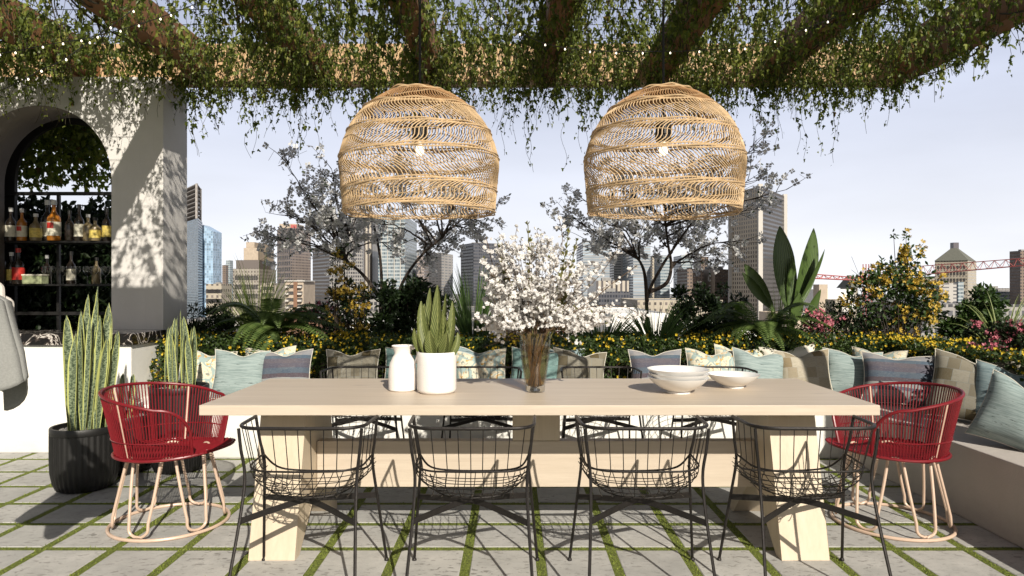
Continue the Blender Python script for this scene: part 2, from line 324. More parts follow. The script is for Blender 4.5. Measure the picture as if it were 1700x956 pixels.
# ---------------------------------------------------------------- mesh helpers
class MB:
    def __init__(s): s.v = []; s.f = []; s.n = 0; s.uv = []; s.mi = []; s.anyuv = False
    def add(s, V, Fa, uv=None, mi=0):
        """V (n,3); Fa (m,k) int array; uv (m,k,2) or None"""
        V = np.asarray(V, float).reshape(-1, 3); Fa = np.asarray(Fa, int)
        s.v.append(V); s.f.append(Fa+s.n); s.n += len(V)
        if uv is not None: s.anyuv = True
        s.uv.append(uv); s.mi.append(np.full(len(Fa), mi)); return s
    def box(s, x0, x1, y0, y1, z0, z1, mi=0):
        V = [(x,y,z) for x in (x0,x1) for y in (y0,y1) for z in (z0,z1)]
        return s.add(V, [(0,1,3,2),(4,6,7,5),(0,4,5,1),(2,3,7,6),(0,2,6,4),(1,5,7,3)], mi=mi)
    def tube(s, P, r, sides=6, closed=False, mi=0, caps=True):
        P = np.asarray(P, float); n = len(P)
        if closed: T = np.roll(P, -1, 0)-np.roll(P, 1, 0)
        else: T = np.gradient(P, axis=0)
        T /= np.maximum(np.linalg.norm(T, axis=1, keepdims=True), 1e-9)
        A = np.zeros_like(T); ref = np.array((.3,.2,1.)) if abs(T[:,2]).mean() < .6 else np.array((1.,.13,.05))
        A = np.cross(T, ref); A /= np.maximum(np.linalg.norm(A, axis=1, keepdims=True), 1e-9)
        for i in range(1, n):
            if A[i]@A[i-1] < 0: A[i] = -A[i]
        B = np.cross(T, A)
        a = np.arange(sides)*2*math.pi/sides; r = np.broadcast_to(np.asarray(r, float), (n,))
        V = P[:,None] + r[:,None,None]*(np.cos(a)[None,:,None]*A[:,None]+np.sin(a)[None,:,None]*B[:,None])
        i = np.arange(n if closed else n-1)[:,None]; j = np.arange(sides)[None,:]
        i2 = (i+1) % n; j2 = (j+1) % sides
        Fa = np.stack([np.broadcast_to(q, (len(i), sides)) for q in (i*sides+j, i*sides+j2, i2*sides+j2, i2*sides+j)], -1).reshape(-1, 4)
        s.add(V, Fa, mi=mi)
        if caps and not closed and sides in (3,4,6,8):
            o = s.n-n*sides
            for b in (0, (n-1)*sides):
                s.f.append(np.array([[o+b+q for q in range(sides)]])); s.uv.append(None); s.mi.append(np.array([mi])); s.v.append(np.zeros((0,3)))
        return s
    def lathe(s, prof, seg=32, c=(0,0,0), mi=0, wob=None, uvs=False):
        prof = np.asarray(prof, float); a = np.arange(seg)*2*math.pi/seg
        rr = prof[:,0][:,None]*np.ones(seg)
        if wob is not None: rr = rr*wob(a)[None,:]
        V = np.stack([c[0]+rr*np.cos(a), c[1]+rr*np.sin(a), c[2]+prof[:,1][:,None]*np.ones(seg)], -1)
        n = len(prof); i = np.arange(n-1)[:,None]; j = np.arange(seg)[None,:]; j2 = (j+1) % seg
        Fa = np.stack([i*seg+j, i*seg+j2, (i+1)*seg+j2, (i+1)*seg+j], -1).reshape(-1,4)
        return s.add(V, Fa, mi=mi)
    def grid(s, G, uvs=True, mi=0, flip=False):
        G = np.asarray(G, float); n, m = G.shape[:2]
        i = np.arange(n-1)[:,None]; j = np.arange(m-1)[None,:]
        Fa = np.stack([i*m+j, i*m+j+1, (i+1)*m+j+1, (i+1)*m+j], -1).reshape(-1,4)
        if flip: Fa = Fa[:, ::-1]
        U = np.stack(np.meshgrid(np.linspace(0,1,m), np.linspace(0,1,n)), -1).reshape(-1,2)
        return s.add(G.reshape(-1,3), Fa, U[Fa] if uvs else None, mi)
    def scatter(s, TV, TF, P, X, Y, Z, S, mi=0):
        TV = np.asarray(TV, float); TF = np.asarray(TF, int); m = len(P)
        S = np.asarray(S, float).reshape(m, -1)
        Q = TV[None]*S[:,None,:] if S.shape[1] in (1,3) else TV[None]
        V = P[:,None] + Q[...,0:1]*X[:,None] + Q[...,1:2]*Y[:,None] + Q[...,2:3]*Z[:,None]
        Fa = (TF[None]+(np.arange(m)*len(TV))[:,None,None]).reshape(-1, TF.shape[1])
        return s.add(V, Fa, mi=mi)
    def prism(s, poly, z0, z1, uvs=False, mi=0, top=True):
        """poly in xy; walls with uv in metres"""
        n = len(poly); V = [(x,y,z0) for x,y in poly]+[(x,y,z1) for x,y in poly]
        Fa = [(i, (i+1)%n, n+(i+1)%n, n+i) for i in range(n)]
        uv = []
        for i in range(n):
            L = math.dist(poly[i], poly[(i+1)%n]); uv.append([(0,z0),(L,z0),(L,z1),(0,z1)])
        s.add(V, Fa, np.array(uv) if uvs else None, mi)
        if top:
            s.f.append(np.array([[s.n-n+i for i in range(n)]])); s.uv.append(None); s.mi.append(np.array([mi])); s.v.append(np.zeros((0,3)))
            s.f.append(np.array([[s.n-2*n+i for i in range(n)][::-1]])); s.uv.append(None); s.mi.append(np.array([mi])); s.v.append(np.zeros((0,3)))
        return s
    def build(s, name, mat, parent=None, smooth=True, bevel=0, angle=40):
        me = bpy.data.meshes.new(name)
        V = np.concatenate(s.v); sizes = np.concatenate([np.full(len(f), f.shape[1]) for f in s.f])
        loops = np.concatenate([f.reshape(-1) for f in s.f])
        me.vertices.add(len(V)); me.vertices.foreach_set('co', V.astype(np.float32).ravel())
        me.loops.add(len(loops)); me.loops.foreach_set('vertex_index', loops.astype(np.int32))
        me.polygons.add(len(sizes)); st = np.concatenate([[0], np.cumsum(sizes)[:-1]])
        me.polygons.foreach_set('loop_start', st.astype(np.int32)); me.polygons.foreach_set('loop_total', sizes.astype(np.int32))
        me.polygons.foreach_set('material_index', np.concatenate(s.mi).astype(np.int32))
        if s.anyuv:
            L = me.uv_layers.new(name='UVMap')
            U = np.concatenate([(u.reshape(-1,2) if u is not None else np.zeros((f.size,2))) for u, f in zip(s.uv, s.f)])
            L.data.foreach_set('uv', U.astype(np.float32).ravel())
        me.update(calc_edges=True); me.validate()
        for m_ in (mat if isinstance(mat, (list, tuple)) else [mat]): me.materials.append(m_)
        me.polygons.foreach_set('use_smooth', np.full(len(me.polygons), bool(smooth)))
        if smooth:
            try: me.set_sharp_from_angle(angle=R(angle))
            except Exception: pass
        o = bpy.data.objects.new(name, me); COL.objects.link(o)
        if parent: o.parent = parent
        if bevel:
            b = o.modifiers.new('bevel', 'BEVEL'); b.width = bevel; b.segments = 2; b.limit_method = 'ANGLE'; b.angle_limit = R(40)
        return o

def tag(o, label=None, cat=None, group=None, kind=None):
    if label: o['label'] = label
    if cat: o['category'] = cat
    if group: o['group'] = group
    if kind: o['kind'] = kind
    return o
def thing(name, loc, label, cat, group=None, rz=0):
    o = bpy.data.objects.new(name, None); COL.objects.link(o); o.empty_display_size = .1
    o.location = loc; o.rotation_euler = (0,0,rz); return tag(o, label, cat, group)
def copy_tree(o, parent=None):
    c = o.copy(); COL.objects.link(c); c.parent = parent
    for ch in list(o.children): copy_tree(ch, c)
    return c
def dup(o, loc, label, rz=None, scale=None):
    c = copy_tree(o); c.location = loc; c['label'] = label
    if rz is not None: c.rotation_euler[2] = rz
    if scale is not None: c.scale = scale
    return c
def norm(a): return a/np.maximum(np.linalg.norm(a, axis=-1, keepdims=True), 1e-9)
def frames(Y, Nrm):
    Y = norm(Y); X = norm(np.cross(Y, Nrm)); Z = np.cross(X, Y); return X, Y, Z
def rdir(n): return norm(rng.normal(size=(n,3)))
def bez(p0, p1, p2, n=10):
    t = np.linspace(0,1,n)[:,None]; p0,p1,p2 = map(np.asarray, (p0,p1,p2)); return (1-t)**2*p0+2*t*(1-t)*p1+t*t*p2
def smoothpath(P, sub=6, closed=False):
    P = np.asarray(P, float); n = len(P); out = []
    rngi = range(n if closed else n-1)
    for i in rngi:
        p0 = P[(i-1)%n] if (closed or i>0) else P[i]; p1 = P[i]; p2 = P[(i+1)%n]; p3 = P[(i+2)%n] if (closed or i<n-2) else P[(i+1)%n]
        for k in range(sub):
            t = k/sub; out.append(.5*((2*p1)+(-p0+p2)*t+(2*p0-5*p1+4*p2-p3)*t*t+(-p0+3*p1-3*p2+p3)*t**3))
    if not closed: out.append(P[-1])
    return np.array(out)

# leaf templates: y along the leaf, z the normal
IVY = np.array([(0,0,0),(.28,-.06,-.05),(.50,.18,-.10),(.22,.34,.0),(.26,.62,-.04),(0,1.05,-.12),(-.26,.62,-.04),(-.22,.34,.0),(-.50,.18,-.10),(-.28,-.06,-.05),(0,.36,.06)])
IVYF = np.array([(10,i,i+1) for i in range(0,9)]+[(10,9,0)])
LEAF = np.array([(0,0,0),(.20,.28,-.05),(.24,.55,-.05),(.0,1,-.10),(-.24,.55,-.05),(-.20,.28,-.05),(0,.5,.04)])
LEAFF = np.array([(6,i,i+1) for i in range(5)]+[(6,5,0)])
NEEDLE = np.array([(0,0,0),(.09,.4,0),(0,1,-.06),(-.09,.4,0)]); NEEDLEF = np.array([(0,1,2),(0,2,3)])
def flower(np_=5, w=.34, cup=.25, inner=.06):
    V = []; Fq = []
    for i in range(np_):
        a = 2*math.pi*i/np_; c, s_ = math.cos(a), math.sin(a)
        for (r, t, z) in ((inner, 0, 0), (.55, -w, cup*.5), (1.0, 0, cup), (.55, w, cup*.5)):
            V.append((r*c-t*s_, r*s_+t*c, z))
        b = 4*i; Fq.append((b,b+1,b+2,b+3))
    return np.array(V), np.array(Fq)
FL5 = flower(5, .46, .35); FL4 = flower(4, .42, .25); FL6 = flower(5, .36, .7)

# ================================================================ THE SETTING
PITCH = .352; JX0 = .136; JY0 = 3.390; JW = .045
# mossy bed under the pavers and the pavers themselves
b = MB(); b.box(-9, 5.4, -6, 8.4, -.30, -.012)
tag(b.build('terrace_slab', M['plaster_grey'], smooth=False), kind='structure')
b = MB(); b.box(-9, 3.4, -6, 6.0, -.0115, -.003)
tag(b.build('moss_joints', M['moss'], smooth=False), 'yellow green moss filling the joints between the pavers', kind='stuff')
b = MB()
i0 = int((-7.5-JX0)/PITCH); i1 = int((2.9-JX0)/PITCH)+1; j0 = int((-2.5-JY0)/PITCH); j1 = int((5.9-JY0)/PITCH)+1
for i in range(i0, i1):
    for j in range(j0, j1):
        x0 = JX0+i*PITCH+JW/2; x1 = JX0+(i+1)*PITCH-JW/2; y0 = JY0+j*PITCH+JW/2; y1 = JY0+(j+1)*PITCH-JW/2
        z = random.uniform(-.0008, .0008); c = .004; zb = -.02
        V = [(x0,y0,zb),(x1,y0,zb),(x1,y1,zb),(x0,y1,zb),(x0,y0,z-c),(x1,y0,z-c),(x1,y1,z-c),(x0,y1,z-c),(x0+c,y0+c,z),(x1-c,y0+c,z),(x1-c,y1-c,z),(x0+c,y1-c,z)]
        b.add(V, [(0,1,5,4),(1,2,6,5),(2,3,7,6),(3,0,4,7),(4,5,9,8),(5,6,10,9),(6,7,11,10),(7,4,8,11),(8,9,10,11)])
tag(b.build('terrace_floor', M['paver'], smooth=False), kind='structure')
# tiny moss tufts along the joints
nt_ = 26000; P = np.zeros((nt_,3)); al = rng.random(nt_) < .6
xs = JX0+rng.integers(-16, 7, nt_)*PITCH; ys = JY0+rng.integers(-3, 7, nt_)*PITCH
P[:,0] = np.where(al, xs+rng.uniform(-JW/2, JW/2, nt_)*.9, rng.uniform(-5, 2.5, nt_)); P[:,1] = np.where(al, rng.uniform(2.4, 5.2, nt_), ys+rng.uniform(-JW/2, JW/2, nt_)*.9); P[:,2] = -.004
X, Y, Z = frames(rdir(nt_)*.7+np.array((0,0,1.)), rdir(nt_))
b = MB(); b.scatter(NEEDLE*np.array((1.6,1,1)), NEEDLEF, P, X, Y, Z, rng.uniform(.006, .014, nt_))
M['moss_tuft'] = leafmat('moss_tuft_green', (.15,.20,.02), (.36,.42,.08), .8, .1)
tag(b.build('moss_tufts', M['moss_tuft'], smooth=False), 'short tufts of moss standing in the paver joints', kind='stuff')

# built-in bench: white back run, grey right-hand run
ben = thing('built_in_bench', (0,5.4,0), 'low plastered L-shaped built-in bench, white behind the table and grey on the right', 'bench')
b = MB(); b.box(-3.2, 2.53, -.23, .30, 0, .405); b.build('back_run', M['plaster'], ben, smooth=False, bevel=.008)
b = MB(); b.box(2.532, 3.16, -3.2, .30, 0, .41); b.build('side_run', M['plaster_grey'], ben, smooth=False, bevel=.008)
# planter trough
pl = thing('planter_trough', (0,6.5,0), 'dark raised planter behind the bench, almost hidden under yellow flowering ground cover', 'planter')
b = MB(); b.box(-3.6, 5.2, -.75, -.70, 0, .66); b.box(-3.6, 5.2, 1.65, 1.70, 0, .66); b.box(-3.6, -3.55, -.698, 1.648, 0, .66)
b.box(5.15, 5.2, -.698, 1.648, 0, .66)
b.box(3.22, 3.27, -4.5, -.752, 0, .66); b.box(5.15, 5.2, -4.5, -.752, 0, .66)
b.build('trough_wall', M['soil'], pl, smooth=False)
b = MB(); b.box(-3.548, 5.148, -.698, 1.648, .3, .62); b.box(3.272, 5.148, -4.5, -.70, .3, .618); b.build('soil_bed', M['soil'], pl, smooth=False)

# bar counter
bar = thing('bar_counter', (-4.6,5.6,0), 'white plastered bar counter with a black marble top under the arch', 'bar counter')
b = MB(); b.box(-2.4+.0, 1.62, -.26, .68, 0, .842); b.build('counter_body', M['plaster'], bar, smooth=False, bevel=.006)
b = MB(); b.box(-2.4, 1.64, -.29, .245, .845, .935); b.build('countertop', M['marble'], bar, smooth=False, bevel=.004)
# arched wall
aw = thing('arched_wall', (-4.0,5.85,0), 'grainy pale plaster wall with a round arch opening onto the bar shelves', 'wall')
cx, rad, spr, yb, zt = -.053, .62, 2.235, .43, 3.1
b = MB()
b.box(cx+rad, 1.01, 0, yb, .30, spr); b.box(-3.4, cx-rad, 0, yb, .30, spr); b.box(cx-rad, cx+rad, 0, yb, .30, .80)
b.box(cx+rad, 1.01, 0, yb, spr, zt); b.box(-3.4, cx-rad, 0, yb, spr, zt)
na = 40; th = np.linspace(math.pi, 0, na+1); ax_ = cx+rad*np.cos(th); az_ = spr+rad*np.sin(th)
G = []
for q in range(na+1):
    G.append([(ax_[q],yb,az_[q]),(ax_[q],yb,zt),(ax_[q],0,zt),(ax_[q],0,az_[q])])
b.grid(np.array(G), uvs=False)
o = b.build('wall_body', M['plaster_pillar'], aw, angle=30)
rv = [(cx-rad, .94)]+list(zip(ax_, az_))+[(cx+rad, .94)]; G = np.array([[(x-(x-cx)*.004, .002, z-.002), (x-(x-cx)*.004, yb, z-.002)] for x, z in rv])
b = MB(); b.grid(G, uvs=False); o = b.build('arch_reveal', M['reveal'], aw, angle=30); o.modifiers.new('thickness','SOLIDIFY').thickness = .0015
# the room behind the arch
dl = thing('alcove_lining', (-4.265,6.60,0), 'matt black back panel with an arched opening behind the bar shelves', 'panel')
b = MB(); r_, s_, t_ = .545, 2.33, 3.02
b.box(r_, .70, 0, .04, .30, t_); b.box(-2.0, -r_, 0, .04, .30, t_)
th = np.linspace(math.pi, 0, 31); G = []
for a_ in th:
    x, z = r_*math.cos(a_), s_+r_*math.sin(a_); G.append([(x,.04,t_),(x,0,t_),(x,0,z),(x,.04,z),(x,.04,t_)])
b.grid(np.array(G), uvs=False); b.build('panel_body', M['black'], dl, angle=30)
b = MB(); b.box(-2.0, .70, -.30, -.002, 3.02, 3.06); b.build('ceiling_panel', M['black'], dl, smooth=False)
sh = thing('bar_shelves', (-3.93,6.45,0), 'black metal back-bar shelves inside the arch, open to added dark planting behind', 'shelf unit')
for z in (1.725, 1.325): bb = MB(); bb.box(-1.9, .56, -.14, .13, z-.018, z); bb.build('shelf', M['black'], sh, smooth=False, bevel=.002)
b = MB()
for z in (2.18, 1.03): b.box(-1.9, .56, .085, .13, z, z+.03)
for x in (-1.05, -.43, .19, .54): b.box(x-.012, x+.012, .10, .13, .84, 2.178)
b.build('frame', M['black'], sh, smooth=False)
# ---------------------------------------------------------------- bottles and glasses on the shelves
def bottle(x, z, y, h, r, style, label):
    h *= 1.14; r *= 1.08; t = thing('bottle', (x, y, z), label, 'bottle', 'bottles on the back-bar shelves')
    body, lab, cap = style
    if body in ('amber','darkglass','whisky'):
        p = [(0,0),(r*.9,0),(r,.01),(r,h*.52),(r*.92,h*.58),(r*.45,h*.68),(r*.30,h*.74),(r*.30,h*.88),(0,h*.88)]
        b = MB(); b.lathe(p, 20); b.build('glass_body', M[body], t)
    b = MB(); b.lathe([(0,h*.882),(r*.42,h*.882),(r*.42,h),(0,h)], 16); b.build('cap', M[cap], t, angle=30)
    if lab:
        b = MB(); b.lathe([(r+.0015,h*.12),(r+.0015,h*.46)], 24); b.build('label', M[lab], t)
        if lab == 'label':
            b = MB()
            a = np.linspace(-1.05, -2.1, 7)[:,None]; zz = np.linspace(h*.30, h*.44, 5)[None,:]
            G = np.stack([np.cos(a)*(r+.004)+0*zz, np.sin(a)*(r+.004)+0*zz, zz+0*a], -1); b.grid(G, uvs=False)
            if body == 'amber': b.build('seal', M['label_red'], t)
    return t
def bx_(px, Y=6.33): return (px-850)/F*Y
bottle(bx_(18), 1.7255, 6.33, .27, .042, ('darkglass','label','cap'), 'dark bottle with cream label at the left end of the top shelf')
bottle(bx_(39), 1.7255, 6.31, .26, .038, ('amber','label','cap'), 'slim amber bottle with white label and red seal, second from left on the top shelf')
bottle(bx_(68), 1.7255, 6.42, .34, .052, ('darkglass','label','cap'), 'tallest dark bottle with cream label and white cap on the top shelf')
bottle(bx_(62), 1.7255, 6.31, .22, .046, ('whisky','label_yellow','cap'), 'short whisky bottle with yellow label in front of the tallest bottle')
bottle(bx_(92), 1.7255, 6.31, .33, .052, ('amber','label','cap'), 'tall amber bottle with white label and red seal, right of the tallest bottle')
bottle(bx_(51), 1.7255, 6.45, .17, .034, ('darkglass',None,'black'), 'small dark unlabelled bottle behind the amber ones on the top shelf')
bottle(bx_(158), 1.7255, 6.33, .19, .045, ('whisky','label_yellow','black'), 'squat brown bottle at the right end of the top shelf')
bottle(bx_(4), 1.3255, 6.31, .32, .045, ('darkglass',None,'redcap'), 'dark bottle with red cap at the left end of the lower shelf')
bottle(bx_(15), 1.3255, 6.36, .26, .040, ('darkglass','label_yellow','cap'), 'brown bottle with yellow label beside the red-capped bottle')
bottle(bx_(33), 1.3255, 6.31, .29, .046, ('darkglass','label_red','redcap'), 'dark bottle with orange red label on the lower shelf')
for q, (px, h, r, st, lb) in enumerate(((112,.25,.036,('darkglass',None,'black'),'dark unlabelled bottle, first right of the tall amber bottle on the top shelf'),
        (128,.30,.038,('darkglass','label','black'),'tall dark bottle with cream label in the right half of the top shelf'),(143,.22,.040,('whisky',None,'cap'),'pale spirit bottle beside the squat brown bottle'),
        (174,.27,.036,('darkglass','label_yellow','black'),'dark bottle with yellow label at the far right of the top shelf'))):
    bottle(bx_(px), 1.7255, 6.36, h, r, st, lb)
for px, h, st, lb in ((78,.24,('darkglass',None,'cap'),'dark bottle with white cap behind the wine glasses, leftmost'),(118,.27,('darkglass','label',  'black'),'dark labelled bottle behind the wine glasses, middle'),(160,.22,('whisky',None,'black'),'short pale bottle behind the wine glasses at the right')):
    bottle(bx_(px, 6.43), 1.3255, 6.43, h, .036, st, lb)
def wine_glass():
    t = thing('wine_glass', (bx_(76), 6.33, 1.3255), 'clear empty wine glass on the lower shelf', 'glass', 'clear glasses standing on the lower shelf')
    b = MB(); b.lathe([(.034,0),(.034,.002),(.004,.006),(.004,.075),(.02,.09),(.038,.12),(.036,.165),(.034,.165),(.035,.12),(.018,.093),(0,.085)], 18)
    b.build('bowl', M['glass'], t); return t
g0 = wine_glass(); g0['label'] = 'clear empty wine glass, first on the left in the row of seven'
for q, px in enumerate((88, 101, 128, 142, 158, 172)):
    dup(g0, (bx_(px), 6.31+.05*(q % 2), 1.3255), 'clear empty wine glass, %s in the row of seven on the lower shelf' % ('second','third','fourth','fifth','sixth','last')[q])
b = MB(); b.box(-.09, .09, -.05, .05, 0, .075)
t = thing('napkin_box', (bx_(55,6.31)+.02, 6.31, 1.3255), 'pale green box on the lower shelf between the bottles and the glasses', 'box')
b.build('carton', simple('pale_green_card', (.30,.33,.18), .6, var=.3, scale=30), t, smooth=False, bevel=.004)
b = MB(); b.box(-.094, .094, -.054, .054, .076, .09); b.build('lid', M['label'], t, smooth=False, bevel=.003)
for q, (px, h) in enumerate(((47, .12), (52, .20), (178, .16))):
    pass
# ---------------------------------------------------------------- pergola
per = thing('pergola', (0,6,0), 'orange cedar pergola of heavy beams and rafters overgrown with ivy', 'pergola')
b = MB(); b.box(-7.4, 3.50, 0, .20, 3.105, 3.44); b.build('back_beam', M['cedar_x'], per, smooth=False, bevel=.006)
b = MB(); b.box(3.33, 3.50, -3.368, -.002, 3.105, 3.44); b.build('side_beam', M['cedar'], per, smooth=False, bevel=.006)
for x in (-5.68,-4.68,-3.70,-2.72,-1.70,-.70,.33,1.30,2.29):
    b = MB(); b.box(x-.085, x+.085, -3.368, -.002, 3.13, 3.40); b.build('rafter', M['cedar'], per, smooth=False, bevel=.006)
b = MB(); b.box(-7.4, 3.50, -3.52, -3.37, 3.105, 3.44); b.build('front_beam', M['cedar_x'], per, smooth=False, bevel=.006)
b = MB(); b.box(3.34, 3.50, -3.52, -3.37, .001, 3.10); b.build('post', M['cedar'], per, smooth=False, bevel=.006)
b = MB()
for y in np.arange(-3.2, 0, .30): b.tube([(-7.3,y,3.412),(3.4,y,3.412)], .003, 4)
for x in np.arange(-7.2, 3.4, .30): b.tube([(x,-3.37,3.419),(x,0,3.419)], .0025, 4)
b.build('wire_mesh', M['black_metal'], per)

# ---------------------------------------------------------------- hanging ivy
def dens(x, y): return .5+.5*np.sin(x*2.1+1.3*np.sin(y*1.7)+.6)*np.cos(y*2.3+x*.8)
P = []; YY = []; SZ = []; stems = MB(); leaves = MB()
anch = []
for _ in range(7600):
    x = random.uniform(-6.2, 3.45); y = random.uniform(2.75, 6.25)
    if random.random() > .50+.5*dens(x, y): continue
    if y > 5.82 and x < -2.9 : y -= random.uniform(.35,.8)
    if y > 5.86 and random.random() < .25: y = random.uniform(5.86, 5.98)
    if x < -1.9 and y < 5.0 and random.random() < .5: continue
    anch.append((x, y, random.uniform(3.12, 3.42), None))
for _ in range(420): anch.append((random.uniform(-3.1, 3.5), random.uniform(5.78, 6.24), random.uniform(3.06, 3.16), 'fringe'))
for _ in range(110):
    anch.append((random.uniform(3.25, 3.60), random.uniform(3.4, 6.1), random.uniform(3.05, 3.2), 'fringe'))
for xr in (-5.68,-4.68,-3.70,-2.72,-1.70,-.70,.33,1.30,2.29,3.42):
    for _ in range(210 if xr > -2.6 or xr < -4 else 110): anch.append((xr+random.choice((-1,1))*random.uniform(.05,.12)+random.gauss(0,.02), random.uniform(2.75,5.95), random.uniform(3.10,3.42), 'rafter'))
for x, y, z, kd in anch:
    u = random.random()
    if kd: L = random.uniform(.04,.20) if u < .62 else random.uniform(.2,.42) if u < .92 else random.uniform(.42,.72)
    else: L = random.uniform(.10,.34) if u < .80 else random.uniform(.34,.52) if u < .975 else random.uniform(.52,.85)
    if kd == 'rafter': L = random.uniform(.06,.26)
    if x > 3.05: L = min(L*.6, .30)
    if y < 4.2: L *= .8
    n = max(4, int(L/.05)); t = np.linspace(0,1,n)
    ph = random.uniform(0,6.28); am = random.uniform(.01,.035)
    px = x+am*np.sin(t*5*L*3+ph)+random.uniform(-.05,.05)*t; py = y+am*np.cos(t*4*L*3+ph); pz = z-L*t
    S = np.stack([px,py,pz],1); stems.tube(S, .0016, 3, caps=False)
    nl = int(L/(.026 if L < .45 else .040))+1
    tt = np.sort(np.random.default_rng(int(abs(x*1e5))).random(nl)); 
    if L > .45: tt = tt**1.25
    q = np.stack([np.interp(tt,t,px),np.interp(tt,t,py),np.interp(tt,t,pz)],1)
    P.append(q); s = rng.uniform(.030,.070,nl)*(1-.55*tt)
    if kd == 'fringe' and L > .2: s *= 1.1
    SZ.append(s)
    dd = rng.normal(size=(nl,3))*.45; dd[:,2] -= 1; YY.append(dd)
# woody main stems winding along the rafters
for xr in (-4.68,-3.70,-2.72,-1.70,-.70,.33,1.30,2.29,3.42):
    for _ in range(3):
        y = np.linspace(random.uniform(2.75,3.5), 5.95, 30); ph = random.uniform(0,6); S = np.stack([xr+.11*np.sin(y*random.uniform(2,4)+ph), y, 3.26+.15*np.cos(y*random.uniform(2,4)+ph)-.04],1)
        stems.tube(S, np.linspace(.009,.004,30), 5, caps=False)
for _ in range(70):
    x = random.uniform(-3.5,3.4); y = random.uniform(3.8,6.1); L = random.uniform(.15,.5); t = np.linspace(0,1,10)
    stems.tube(np.stack([x+.05*np.sin(t*4+x), y+.04*np.cos(t*5+x), 3.3-L*t],1), np.linspace(.005,.0018,10), 4, caps=False)
# trailing loops of bare stem below the beam
for _ in range(60):
    x = random.uniform(-3, 3.3); w = random.uniform(.15,.45); y = random.uniform(5.75,6.1); dz = random.uniform(.1,.28)
    t = np.linspace(0,1,14); S = np.stack([x+w*t, y+.05*np.sin(t*5), 3.08-dz*4*t*(1-t)+.02*np.sin(t*20)],1); stems.tube(S, .0014, 3, caps=False)
    nl = random.randint(2,6); tt = rng.random(nl); P.append(np.stack([np.interp(tt,t,S[:,0]),np.interp(tt,t,S[:,1]),np.interp(tt,t,S[:,2])],1)); SZ.append(rng.uniform(.018,.04,nl)); dd = rng.normal(size=(nl,3))*.5; dd[:,2]-=1; YY.append(dd)
P = np.concatenate(P); YY = np.concatenate(YY); SZ = np.concatenate(SZ); n = len(P)
P = P+rng.normal(size=(n,3))*.016
nn = rng.normal(size=(n,3)); nn[:,2] = np.abs(nn[:,2])*.6+.2; nn[:,1] -= .75; nn[:,0] += .2
X, Y, Z = frames(YY, nn)
SS = np.stack([SZ*rng.uniform(.6,1.0,n), SZ, SZ*rng.uniform(.6,1.6,n)], 1)
leaves.scatter(IVY, IVYF, P, X, Y, Z, SS)
iv = leaves.build('hanging_ivy', M['ivy'], smooth=False); tag(iv, 'dense curtain of green ivy hanging from the pergola', kind='stuff')
st = stems.build('ivy_stems', M['vine_stem'], smooth=False); tag(st, 'thin bare stems trailing through the hanging ivy', kind='stuff')
print('ivy leaves', n)

# added planting behind the arch, standing in for reflections in dark glass
n = 16000; P = np.stack([rng.uniform(-7,-4.1,n), 7.4+rng.normal(size=n)*.2, rng.uniform(0,2.24,n)],1); P[:,2] += .05*np.sin(P[:,0]*7)
X, Y, Z = frames(rng.normal(size=(n,3))+np.array((0,0,-1.)), rng.normal(size=(n,3))+np.array((0,-1.,.3)))
b = MB(); b.scatter(LEAF, LEAFF, P, X, Y, Z, rng.uniform(.05,.11,n)); b.box(-7,-4.15,7.55,7.9,0,2.15)
tag(b.build('reflection_hedge', M['leaf_dark'], smooth=False), 'added dark hedge behind the bar shelves, standing in for greenery reflected in glass', kind='stuff')
n = 8500; P = np.stack([rng.uniform(-6.6,-4.0,n), 6.75+rng.random(n)*.9, rng.random(n)],1); P[:,2] = 3.15-(.15+.55*(.5+.5*np.sin(P[:,0]*9+2*np.sin(P[:,0]*21))))*P[:,2]**.8*1.15
X, Y, Z = frames(rng.normal(size=(n,3))*.5+np.array((0,0,-1.)), rng.normal(size=(n,3))+np.array((0,-1.,.3)))
b = MB(); b.scatter(IVY, IVYF, P, X, Y, Z, rng.uniform(.04,.08,n))
tag(b.build('reflection_ivy', M['ivy'], smooth=False), 'added ivy behind the arch, standing in for vines reflected in glass', kind='stuff')
b = MB(); b.box(-7.0,-3.95,6.6,6.72,3.02,3.10); b.box(-7.0,-3.95,7.5,7.62,3.02,3.10)
for x in np.arange(-6.9,-3.9,.42): b.box(x,x+.05,6.5,7.7,3.101,3.15)
t = tag(b.build('added_trellis', M['cedar'], smooth=False), 'added wooden trellis behind the arch, carrying the stand-in ivy', 'trellis')

# ---------------------------------------------------------------- strings of fairy lights
def string(pts, label, Y=4.2, n=14):
    P = smoothpath([PX(px, py, Y) for px, py in pts], 8)
    t = thing('string_light', tuple(P[0]), label, 'fairy lights', 'strings of fairy lights under the pergola')
    P = P-P[0]
    b = MB(); b.tube(P, .0028, 5); b.build('wire', M['black'], t)
    L = np.concatenate([[0], np.cumsum(np.linalg.norm(np.diff(P,axis=0),axis=1))])
    for q in range(n):
        s = L[-1]*(q+.5+random.uniform(-.3,.3))/n; c = [np.interp(s, L, P[:,i]) for i in range(3)]
        b = MB(); b.lathe([(0,-.008),(.004,-.006),(.0055,-.002),(.004,.003),(.002,.006),(0,.006)], 8, (0,0,-.010)); o = b.build('bulb', M['fairy'], t); o.location = c
string([(-120,98),(9,87),(78,74),(139,64),(203,48),(280,24),(370,-12)], 'string of fairy lights rising from the left edge towards the second rafter', 4.2, 15)
string([(-100,190),(24,140),(67,116),(105,99),(160,60),(230,10)], 'string of fairy lights running up steeply over the white wall at far left', 4.0, 9)
string([(800,18),(830,36),(903,71),(990,84),(1100,85),(1160,83),(1260,74),(1390,28),(1480,0)], 'sagging string of fairy lights between and right of the two lamps', 4.3, 16)
